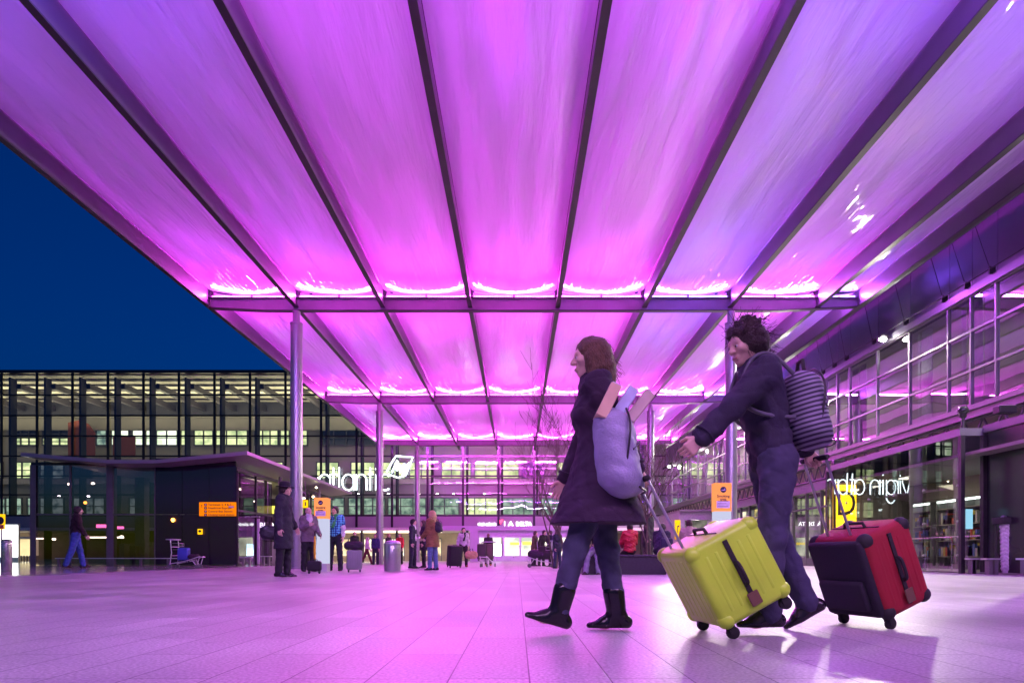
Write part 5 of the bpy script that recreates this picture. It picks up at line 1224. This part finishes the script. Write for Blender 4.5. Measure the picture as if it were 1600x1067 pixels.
bare_tree('bare multi-stemmed tree in front of the slim pole, behind the bench sitters', X_(1013, 20.5), 20.5, 3.9, 8, .0, .0, 4)
bare_tree('slender bare tree left of centre behind the walking woman coat', X_(868, 24), 24, 5.6, 5, -.05, .0, 3)

# =================================================================== the people
navy = (.02, .018, .04); blk = (.016, .014, .018)
# --- two striding figures in the foreground
FG = .0075
woman, jw, sw, pw_, bw = person('woman in a flared dark coat striding left with a bulky lilac backpack at her side', 937, 986, 524, R(180), dict(h0=1.76,
    lean=.05, legL=(.34, .08, .02), legR=(-.13, .02, .02), footL=.30, footR=0, toeout=.06, armL=((-.30, .14), (-.40, .03), None), armR=((.25, .10), (.5, .02), None), head=(0, .05), hands=(1.25, .5)),
    dict(trousers=mat('denim_grey', (.055, .06, .11), .8, 0, .25, 14, .4, 300), loose=.0, top=mat('coat_plum', (.032, .014, .040), .85, 0, .2, 10, .4, 200), hem=-.30, flare=.10, shoes=mat('boot_leather', (.012, .010, .014), .22, 0, .1, 12), boot=.30, heels=True, puff=.018, wr=.008), 'light', ('long', (.11, .055, .03)), FG, True)
man, jm, sm_, pm_, bm2 = person('man in a dark jacket striding left with arm stretched out and striped backpack', 1208, 986, 512, R(180), dict(h0=1.74,
    lean=.20, legL=(.10, .06, .02), legR=(-.14, .30, .02), footL=0, footR=-.5, toeout=.06, armL=((.95, .14), (1.0, .05), None), armR=((-.62, .10), (-.50, .02), None), head=(.25, .18), hands=(.7, 1.25)),
    dict(trousers=(.05, .048, .10), loose=.010, top=mat('jacket_navy', (.022, .018, .045), .8, 0, .2, 10, .4, 200), hem=-.10, shoes=mat('shoe_black', (.014, .012, .016), .25), puff=.020, wr=.008), 'light', ('messy', (.035, .018, .02)), FG)
# backpacks
def backpack(label, J, fw_side, col_m, w=.30, h=.44, d=.16, dx=.17, dz=-.02, ribs=None, papers=False, yawz=0.0, tiltb=.12, straps=True):
    c = J['chest']; root = empty('backpack', (c.x+dx, c.y, c.z+dz-h/2), yawz); tag(root, label, 'backpack')
    V, Fq = solid([cone(V3(0, 0, .13), V3(0, 0, h-.12), .12, .105, .03, (V3(0, 1, 0), w/.24)), cone(V3(.06, 0, .09), V3(.06, 0, h*.42), .07, .06, .012, (V3(0, 1, 0), 1.5)), cone(V3(.075, 0, h*.66), V3(.07, 0, h*.74), .045, .04, .012, (V3(0, 1, 0), 1.9))], .008, 0, ((V3(0, 0, 0), V3(0, 0, -1)),), (.003, 24, 2))
    V[:, 0] += (V[:, 2]-h*.5)*(-tiltb); mesh_obj('pack_body', [(V, Fq)], col_m, root)
    for s in ((-1, 1) if straps else ()):
        MB().tube(smooth([(-.05, s*.09, h-.05), (-.16, s*.11, h+.02), (-.27, s*.12, h-.10), (-.27, s*.13, h*.45), (-.1, s*.12, h*.18)]), .017, 8).build('shoulder_strap', col_m, root, True)
    MB().tube([(-.02, -.05, h-.02), (-.02, -.03, h+.04), (-.02, .03, h+.04), (-.02, .05, h-.02)], .01, 6).build('grab_loop', black_r, root, True)
    MB().tube(smooth([(.10, -.14, h*.12), (.145, -.06, h*.09), (.145, .06, h*.09), (.10, .14, h*.12)]), .006, 6).tube(smooth([(.02, -w*.46, h*.2), (.05, -w*.44, h*.7), (.04, -w*.2, h*.95), (.04, w*.2, h*.95), (.05, w*.44, h*.7), (.02, w*.46, h*.2)]), .006, 6).build('piping', steel_d, root, True)
    MB().rbox(.125, .135, -.035, .035, h*.30, h*.34, .003, 1).build('label_patch', black_r, root)
    zc2 = MB().tube([(.07, -.13, h*.5), (.115, -.05, h*.60), (.115, .05, h*.60), (.07, .13, h*.5)], .006, 5); zc2.build('zip', steel_d, root)
    return root
bp1 = backpack('bulky lilac grey backpack on the back of the striding woman', jw, 1, mat('pack_lilac', (.36, .36, .52), .6, 0, .15, 6, .3, 90), .36, .50, .17, .08, -.24, straps=False)
bp1.location.y -= .17
MB().tube(smooth([(-.02, -.06, .44), (-.10, .02, .60), (-.13, .13, .67), (-.02, .22, .60), (.04, .16, .46)]), .016, 8).build('shoulder_strap', M['pack_lilac'], bp1, True)
for i, (c, dz, dy) in enumerate((((.75, .55, .35), 0, -.05), ((.55, .62, .85), .035, .02), ((.62, .5, .42), .06, .07))):
    bk = empty('rolled_papers', (bp1.location.x-.10+i*.075, bp1.location.y+dy*.6, bp1.location.z+.40-i*.0)); tag(bk, ['tan edged folder sticking out of the lilac backpack, nearest the camera', 'pale blue folder sticking out between two tan folders of the lilac backpack', 'brown folder sticking out of the lilac backpack, farthest from the camera'][i], 'folder', 'folders in the backpack')
    f = MB(); f.rbox(-.03, .03, -.10, .10, .02, .20, .004, 1).xf(Matrix.Rotation(R(26+6*i), 4, 'Y')); f.build('cover', mat('folder_%d' % i, c, .5), bk)
    f = MB(); f.box(-.024, .024, -.095, .095, .201, .206).xf(Matrix.Rotation(R(26+6*i), 4, 'Y')); f.build('paper_edge', mat('paper', (.7, .7, .72), .6), bk)
# striped backpack
stm = bpy.data.materials.new('striped_cloth'); n, N, L = nodes(stm); b = N['Principled BSDF']; tc = N.new('ShaderNodeTexCoord'); wv = N.new('ShaderNodeTexWave'); wv.bands_direction = 'Z'
mp = N.new('ShaderNodeMapping'); mp.inputs['Rotation'].default_value = (0, R(14), 0); L.new(tc.outputs['Object'], mp.inputs[0]); L.new(mp.outputs[0], wv.inputs['Vector']); wv.inputs['Scale'].default_value = 13; wv.inputs['Distortion'].default_value = .4
cr = N.new('ShaderNodeValToRGB'); cr.color_ramp.elements[0].position = .35; cr.color_ramp.elements[1].position = .62; cr.color_ramp.elements[0].color = (.03, .03, .055, 1); cr.color_ramp.elements[1].color = (.26, .25, .32, 1)
L.new(wv.outputs[0], cr.inputs[0]); L.new(cr.outputs[0], b.inputs['Base Color']); b.inputs['Roughness'].default_value = .75
bp2 = backpack('grey and dark striped backpack on the back of the striding man', jm, 1, stm, .34, .46, .2, .235, -.05, straps=False)

# luggage pulled by the two
def hold(case, hand, d, h, handle, tilt): pass
lg = suitcase('large yellow green hard suitcase tilted behind the striding woman', (0, 0, 0), R(6), .50, .40, .44, (.54, .98, .05), False, 0, .40, hand=jw['wristL'], detail=True)
lg2 = suitcase('large red suitcase with a dark front panel tilted at the right foreground', (0, 0, 0), R(16), .46, .34, .50, (.30, .010, .022), True, 0, .47, False, (.014, .012, .022), wheels=2, hand=jm['wristR'], detail=True)

# --- middle-distance people, left to right
person('man in a dark jacket and blue jeans walking on wet paving before the kiosk', 118, 888, 790, R(35), dict(WALK, legL=(.25, .05, .06), legR=(-.22, .12, .06), footR=-.2, footL=.1), dict(trousers=mat('denim_blue', (.04, .09, .36), .8, 0, .25, 14, .4, 300), loose=.018, top=(.022, .008, .014), shoes=(.03, .012, .01), puff=.022), 'light', ('short', (.02, .012, .012)))
pp = person('man in a wide-brimmed hat and long dark coat standing left of the near pole', 443, 901.5, 747, R(-8), dict(h0=1.84, lean=.02, legL=(.04, .03, .02), legR=(-.03, .05, .02), armL=((.05, .1), (.5, .05), None), armR=((-.05, .10), (.15, .05), None), head=(.1, .05)), dict(trousers=(.012, .011, .02), top=(.018, .017, .032), hem=-.42, shoes=mat('shoe_polished', (.02, .018, .025), .15), puff=.02, hat=(.012, .01, .018)), 'light', ('short', (.02, .015, .015)), .009)
b_ = pp[1]['pel']; bag('black shoulder bag hanging at the hip of the man in the hat', (b_.x-.22, b_.y-.02, b_.z-.28), R(8), .28, .16, .32, (.012, .011, .02), True, 'shoulder_bag', .4)
person('older bald man in an open grey jacket and white shirt beside the near pole', 482, 893, 792, R(-55), dict(STAND, armL=((.25, .12), (.9, .1), None), armR=((.35, .15), (1.9, -.5), None), head=(.0, -.22), fat=.035), dict(trousers=(.014, .012, .02), loose=.02, top=(.17, .13, .15), hem=-.13, shoes=blk, puff=.024, shirt=(.62, .58, .62), collar=False), 'light', ('bald', (.3, .3, .3)), .009)
suitcase('squat black wheeled case at the feet of the man in the grey jacket', (X_(491, 16.6), 16.6, 0), R(-80), .34, .22, .24, (.012, .011, .016), True, 0, 0, False)
yu = empty('umbrella', (X_(494.5, 16.9), 16.75, .62)); tag(yu, 'furled yellow umbrella held beside the black case', 'umbrella'); MB().lathe([(.004, -.30), (.02, -.25), (.028, .0), (.018, .28), (.008, .30)], (0,0,0), 12).build('furled_canopy', mat('umbrella_yellow', (.8, .5, .01), .5), yu, True); MB().tube([(0, 0, .3), (0, 0, .4), (.03, 0, .43), (.05, 0, .40)], .008, 6).build('handle', black_r, yu, True)
plaid = bpy.data.materials.new('blue_plaid'); n, N, L = nodes(plaid); b = N['Principled BSDF']; b.inputs['Roughness'].default_value = .85; tc = N.new('ShaderNodeTexCoord'); prev = None
for ax_, s_ in (('X', 16), ('Y', 16), ('Z', 14)):
    wv = N.new('ShaderNodeTexWave'); wv.bands_direction = ax_; wv.inputs['Scale'].default_value = s_/3; wv.inputs['Distortion'].default_value = .5; L.new(tc.outputs['Object'], wv.inputs['Vector'])
    if prev: mm = N.new('ShaderNodeMath'); mm.operation = 'ADD'; L.new(prev, mm.inputs[0]); L.new(wv.outputs[0], mm.inputs[1]); prev = mm.outputs[0]
    else: prev = wv.outputs[0]
dv = N.new('ShaderNodeMath'); dv.operation = 'DIVIDE'; dv.inputs[1].default_value = 3; L.new(prev, dv.inputs[0]); cr = N.new('ShaderNodeValToRGB'); L.new(dv.outputs[0], cr.inputs[0])
cr.color_ramp.elements[0].position = .4; cr.color_ramp.elements[0].color = (.01, .04, .25, 1); cr.color_ramp.elements[1].position = .62; cr.color_ramp.elements[1].color = (.12, .5, .75, 1); L.new(cr.outputs[0], b.inputs['Base Color'])
grn = mat('scarf_green', (.05, .35, .12), .85, 0, .4, 25, .6, 120)
person('man in a blue plaid shirt over white sleeves with a green scarf, facing the camera', 524, 891.8, 790.5, R(-98), dict(STAND, armL=((.0, .22), (.35, .1), None), armR=((.05, .32), (.65, -.45), None), head=(-.15, 0), legL=(.02, .02, .09), legR=(.02, .02, .09)), dict(trousers=(.016, .012, .03), loose=.014, top=(.60, .55, .68), hem=-.03, vest=plaid, scarf=grn, shoes=blk, puff=.012), 'light', ('short', (.03, .018, .015)), .009)
suitcase('upright silver grey ribbed suitcase right of the man in the plaid shirt', (X_(553.5, 18.2), 18.2, 0), R(-75), .40, .26, .52, (.22, .22, .24), False, 0, .16)
bag('dark holdall resting on top of the silver grey suitcase', (X_(554, 18.2), 18.15, .60), R(8), .44, .24, .24, (.03, .018, .035))
person('young man in a dark suit and tie holding a paper, right of the steel bin', 645, 888, 810, R(-12), dict(STAND, armL=((.15, .08), (1.1, .0), None), armR=((.0, .08), (.15, .05), None), head=(0, .08)), dict(trousers=(.016, .014, .035), top=(.018, .016, .04), hem=-.10, shoes=blk, puff=.014, shirt=(.7, .68, .7), shirtw=.03, collar=False), 'light', ('short', (.015, .01, .012)), .010)
pr = empty('leaflet', (X_(655, 21.2), 21.1, Z_(840, 21.2)), .4); tag(pr, 'white folded leaflet in the hand of the man in the suit', 'leaflet'); pr.rotation_euler = (.5, 0, .3); MB().box(-.09, .09, -.07, .07, 0, .006).build('page', white_p, pr); MB().box(-.07, .0, -.05, .05, .0065, .008).build('printed_panel', ink, pr)
pb = person('blonde woman in a brown and tan coat and jeans with a backpack, seen from behind', 676, 891, 797, R(150), dict(STAND, lean=.02, armL=((.2, .1), (.8, .0), None), armR=((.1, .1), (.5, .0), None), head=(.1, 0)), dict(trousers=mat('denim_light', (.10, .16, .34), .8, 0, .25, 14, .4, 300), loose=.006, top=mat('coat_tan', (.22, .11, .045), .85, 0, .3, 5, .4, 200), hem=-.26, flare=.03, shoes=(.03, .02, .03), puff=.024), 'light', ('long', (.50, .33, .16)), .010, True)
bq = backpack('black backpack on the blonde woman in the tan coat', pb[1], 1, mat('pack_black', (.018, .015, .03), .6, 0, .2, 9, .3, 90), .28, .38, .15, .17, -.02, yawz=R(-30))
person('woman in black coat mostly hidden behind the blonde woman', 662, 887, 812, R(200), dict(STAND), dict(trousers=blk, top=(.02, .012, .03), hem=-.3, shoes=blk), 'light', ('long', (.05, .03, .02)), .013, True)
person('person with fair short hair in a dark jacket behind the holdall', 554, 881.5, 830, R(-60), dict(STAND), dict(trousers=blk, top=(.02, .03, .02), shoes=blk), 'light', ('short', (.25, .14, .08)), .015)
person('woman in a pale top and maroon trousers walking behind the grey trolley luggage', 573, 882, 838, R(10), dict(WALK), dict(trousers=(.10, .01, .03), top=(.62, .5, .58), shoes=blk), 'light', ('long', (.5, .4, .36)), .015, True)
person('man in a navy jacket bent over the leaning grey luggage', 587, 882, 834, R(-90), dict(STAND, lean=.15), dict(trousers=navy, top=(.03, .03, .12), shoes=blk), 'light', ('short', (.1, .05, .03)), .015)
person('person in a black jacket seen just above the left edge of the steel bin lid', 607, 882, 833, R(-30), dict(STAND), dict(trousers=blk, top=(.02, .016, .02), shoes=blk), 'light', ('short', (.35, .18, .12)), .015)
person('person in a bright red jacket right of the steel bin', 625, 881.5, 833, R(-110), dict(STAND), dict(trousers=blk, top=(.55, .03, .04), shoes=blk), 'light', ('short', (.3, .15, .08)), .015)
person('man in a pale sweater with a black sash pulling a large black case', 724, 885.5, 823.5, R(-75), dict(WALK, legL=(.14, .05, .04), legR=(-.12, .1, .04), footL=0, footR=0, armL=((.1, .14), (.3, .0), None), armR=((-.1, .25), (-.0, .1), None)), dict(trousers=(.02, .012, .02), top=(.55, .46, .55), hem=-.02, shoes=(.25, .1, .05), scarf=(.012, .01, .016), puff=.02), 'light', ('short', (.015, .01, .01)), .012)
suitcase('tall black suitcase pulled by the man in the pale sweater', (X_(709, 25), 25, 0), R(-60), .50, .32, .74, (.014, .011, .02), True, R(8), 0, False)
bag('tan paper shopping bag carried by the man in the pale sweater', (X_(737, 26.6), 26.4, .33), R(20), .30, .20, .34, (.42, .27, .15), True, 'shopping_bag')
person('bald man in a dark jacket pushing a loaded trolley towards the camera', 763, 883.5, 832.5, R(-90), dict(STAND, armL=((.5, .08), (1.2, -.1), None), armR=((.5, .08), (1.2, -.1), None)), dict(trousers=(.05, .035, .04), top=(.022, .016, .022), shoes=(.4, .2, .03), puff=.024), 'dark', ('bald', (.02, .02, .02)), .012)
trolley('luggage trolley with two upright cases pushed by the bald man', (X_(760, 27.3), 27.3, 0), R(-100))
suitcase('brown grey upright case on the left of the bald man trolley', (X_(752.5, 27.3), 27.4, .24), R(-90), .36, .26, .62, (.06, .045, .05), True, 0, 0, False)
suitcase('dark brown upright case on the right of the bald man trolley', (X_(765, 27.3), 27.5, .24), R(-90), .30, .26, .62, (.10, .07, .06), True, 0, 0, False)
t1 = trolley('steel luggage trolley with a blue case standing in front of the kiosk wall', (X_(290, 23.9), 23.9, 0), 0, 1.0)
suitcase('small bright blue suitcase standing on the trolley by the kiosk', (X_(287, 23.9), 23.9, .22), R(90), .36, .26, .44, (.05, .08, .45), True, 0, 0, False)
bag('dark bag with red trim lying on the front of the trolley by the kiosk', (X_(303, 23.9), 23.9, .32), 0, .30, .3, .2, (.03, .015, .03), False)
# group with trolley right of the doors
trolley('luggage trolley piled with dark bags beside the group in front of the doors', (X_(846, 26), 26, 0), R(180), 1.0)
bag('dark purple holdall on the group trolley', (X_(838, 26), 26, .36), 0, .5, .4, .34, (.04, .015, .05)); suitcase('black case standing on the group trolley', (X_(851, 26), 26, .24), R(90), .44, .3, .50, (.02, .012, .02), True, 0, 0, False)
person('person in a long brown coat leaning over the group trolley', 834, 884.5, 829, R(-20), dict(STAND, lean=.12), dict(trousers=blk, top=(.09, .055, .04), hem=-.3, shoes=blk), 'light', ('short', (.06, .04, .03)), .013)
person('person in a black jacket bending towards the group trolley handle', 846, 884.5, 827, R(-50), dict(STAND, lean=.3, armL=((.6, .1), (.9, 0), None)), dict(trousers=blk, top=(.02, .015, .02), shoes=blk), 'light', ('short', (.02, .015, .015)), .013)
person('person in a navy coat at the left of the pair by the group trolley', 860, 885, 828, R(-160), dict(STAND), dict(trousers=blk, top=(.02, .016, .05), hem=-.25, shoes=blk), 'light', ('short', (.05, .03, .03)), .013)
person('tall long-haired person in a dark blue coat, nearest to the striding woman', 871, 888, 826, R(-60), dict(STAND), dict(trousers=(.03, .035, .08), top=(.02, .018, .045), hem=-.18, shoes=blk), 'light', ('long', (.10, .06, .05)), .013, True)
# seated and standing people round the bench
SIT = dict(lean=-.02, legL=(1.25, 1.28, .10), legR=(1.30, 1.15, .08), sit=True, sit_z=-.575, armL=((.45, .12), (1.15, -.35), None), armR=((.45, .12), (1.15, -.35), None))
def seated(label, px, Y, top_py, seat_z, yaw, pose, wear, *a, **k):
    # seat at seat_z: the underside of the pelvis (-.12) rests on it
    h = Z_(top_py, Y)-seat_z; s_ = h/.92; pose = dict(pose, sit=True, sit_z=-.13-seat_z/s_, h0=1.76)
    feet = CY+CH*F/Y; return person(label, px, feet, feet-1.76*s_*F/Y, yaw, pose, wear, *a, Y=Y, **k)
seated('bearded man in a dark sweater and grey trousers sitting on the dark bench', 934, 16.1, 808, .46, R(-115), SIT, dict(trousers=(.26, .24, .34), loose=.012, top=(.014, .012, .022), hem=-.04, shoes=(.03, .015, .02), puff=.016, beard=True, shirt=(.4, .4, .5), shirtw=.02), 'light', ('short', (.03, .018, .015)), .009)
seated('person in a padded red jacket sitting with back turned on the bench', 984, 17.2, 818, .46, R(100), SIT, dict(trousers=blk, top=mat('padded_red', (.50, .015, .04), .5, 0, .15, 12, .6, 30), hem=-.06, shoes=blk, puff=.035, wr=.014), 'light', ('short', (.03, .02, .02)), .010)
person('white-haired man in a dark coat standing beside the red jacket', 1013, 890.5, 793.5, R(-30), dict(STAND, lean=.05, head=(-.1, .25)), dict(trousers=blk, top=(.022, .016, .03), hem=-.3, shoes=blk, puff=.026), 'light', ('short', (.65, .62, .62)), .009)
seated('dark-haired person hunched over beside a dark case on the bench', 1031, 16.9, 815, .46, R(60), dict(SIT, lean=.35, head=(0, .4)), dict(trousers=navy, top=(.03, .025, .06), shoes=blk, puff=.03), 'light', ('short', (.02, .012, .015)), .010)
suitcase('dark blue case standing on the bench right of the hunched person', (X_(1043, 16.6), 16.7, .46), R(80), .30, .2, .34, (.03, .03, .07), True, 0, 0, False)
seated('person in a beige coat seen from behind, above the yellow suitcase', 1077, 15.5, 812, .46, R(80), dict(SIT, head=(.3, .1)), dict(trousers=blk, top=(.42, .30, .26), shoes=blk, puff=.03), 'light', ('short', (.05, .02, .02)), .009)
planter('small dark granite bench block under the person in the beige coat', X_(1058, 15.3), X_(1098, 15.3), 15.2, 16.2, .46)

# clothing details on the two striding figures
def ring(name, m, parent, c, n, r, t, sq=1.0, q=20):
    n = Vector(n).normalized(); u = n.orthogonal().normalized(); v = n.cross(u)
    MB().tube([tuple(Vector(c)+(u*math.cos(2*math.pi*i/q)+v*math.sin(2*math.pi*i/q))*r) for i in range(q)], t, 6, closed=True).build(name, m, parent, True)
for root_, put_, B_, rr2 in ((woman, pw_, bw, .040), (man, pm_, bm2, .044)):
    fw_, lf_, up_, base_, nk_, pel_, arms_ = B_
    for k in 'LR':
        S0, el_, wr_2, d1_, d2_ = arms_[k]; ring('cuff', M['coat_plum'] if root_ is woman else M['jacket_navy'], root_, put_(wr_2-unit(d2_)*.03), d2_, rr2+.012, .008)

def strands(root_, put_, J_, B_, n_, kind, m_, sc_):
    """loose hairs: thin tubes laid over the head, joined into one part"""
    fw_, lf_, up_, base_, nk_, pel_, arms_ = B_; rq = random.Random(11); mb = MB()
    hr_ = [c for c in root_.children if c.name.startswith('hair')][0]; vs_ = [v.co.copy() for v in hr_.data.vertices]
    cx_ = sum((v for v in vs_), Vector())/len(vs_); top = max(v.z for v in vs_)
    for i in range(n_):
        v = vs_[rq.randrange(len(vs_))]
        if kind == 'long' and v.z < cx_.z-.02: continue
        d = (v-cx_).normalized(); p = v+d*.002; dr = Vector((rq.uniform(-.5, .1), rq.uniform(-.4, .4), rq.uniform(-.4, .3))) if kind != 'long' else Vector((rq.uniform(-.5, .0), rq.uniform(-.2, .2), rq.uniform(-1, -.3)))
        pts = [p]
        for k in range(6): p = p+(dr.normalized()*.8+d*rq.uniform(.0, .75)*(1 if kind != 'long' else .45)+Vector((rq.uniform(-.35, .35), rq.uniform(-.35, .35), rq.uniform(-.35, .35))))*.011; pts.append(p)
        mb.tube([tuple(q) for q in smooth(pts, 2)], .0011, 3)
    mb.build('loose_hair', m_, root_, True)
strands(woman, pw_, jw, bw, 420, 'long', mat('loose_hair_brown', (.13, .07, .04), .5), sw)
strands(man, pm_, jm, bm2, 520, 'messy', mat('loose_hair_dark', (.03, .018, .018), .5), sm_)

_fw, _lf, _up, _base, _nk, _pel, _arms = bm2; bpy.context.view_layer.update()
T2 = bp2.matrix_world.inverted() @ man.matrix_world
for s_ in (-1, 1):
    S0 = _arms['L' if s_ > 0 else 'R'][0]; c_ = _base+_lf*s_*.10
    pts = [c_-_fw*.17-_up*.04, c_-_fw*.08+_up*.085, c_+_up*.105, c_+_fw*.065+_up*.065, c_+_fw*.125-_up*.04, _base+_lf*s_*.125+_fw*.135-_up*.16, _base+_lf*s_*.165+_fw*.05-_up*.24, _base+_lf*s_*.12-_fw*.12-_up*.28]
    MB().tube([tuple(T2 @ pm_(p)) for p in smooth(pts, 5)], .012*sm_, 8).build('shoulder_strap', mat('strap_grey', (.10, .10, .13), .7), bp2, True)
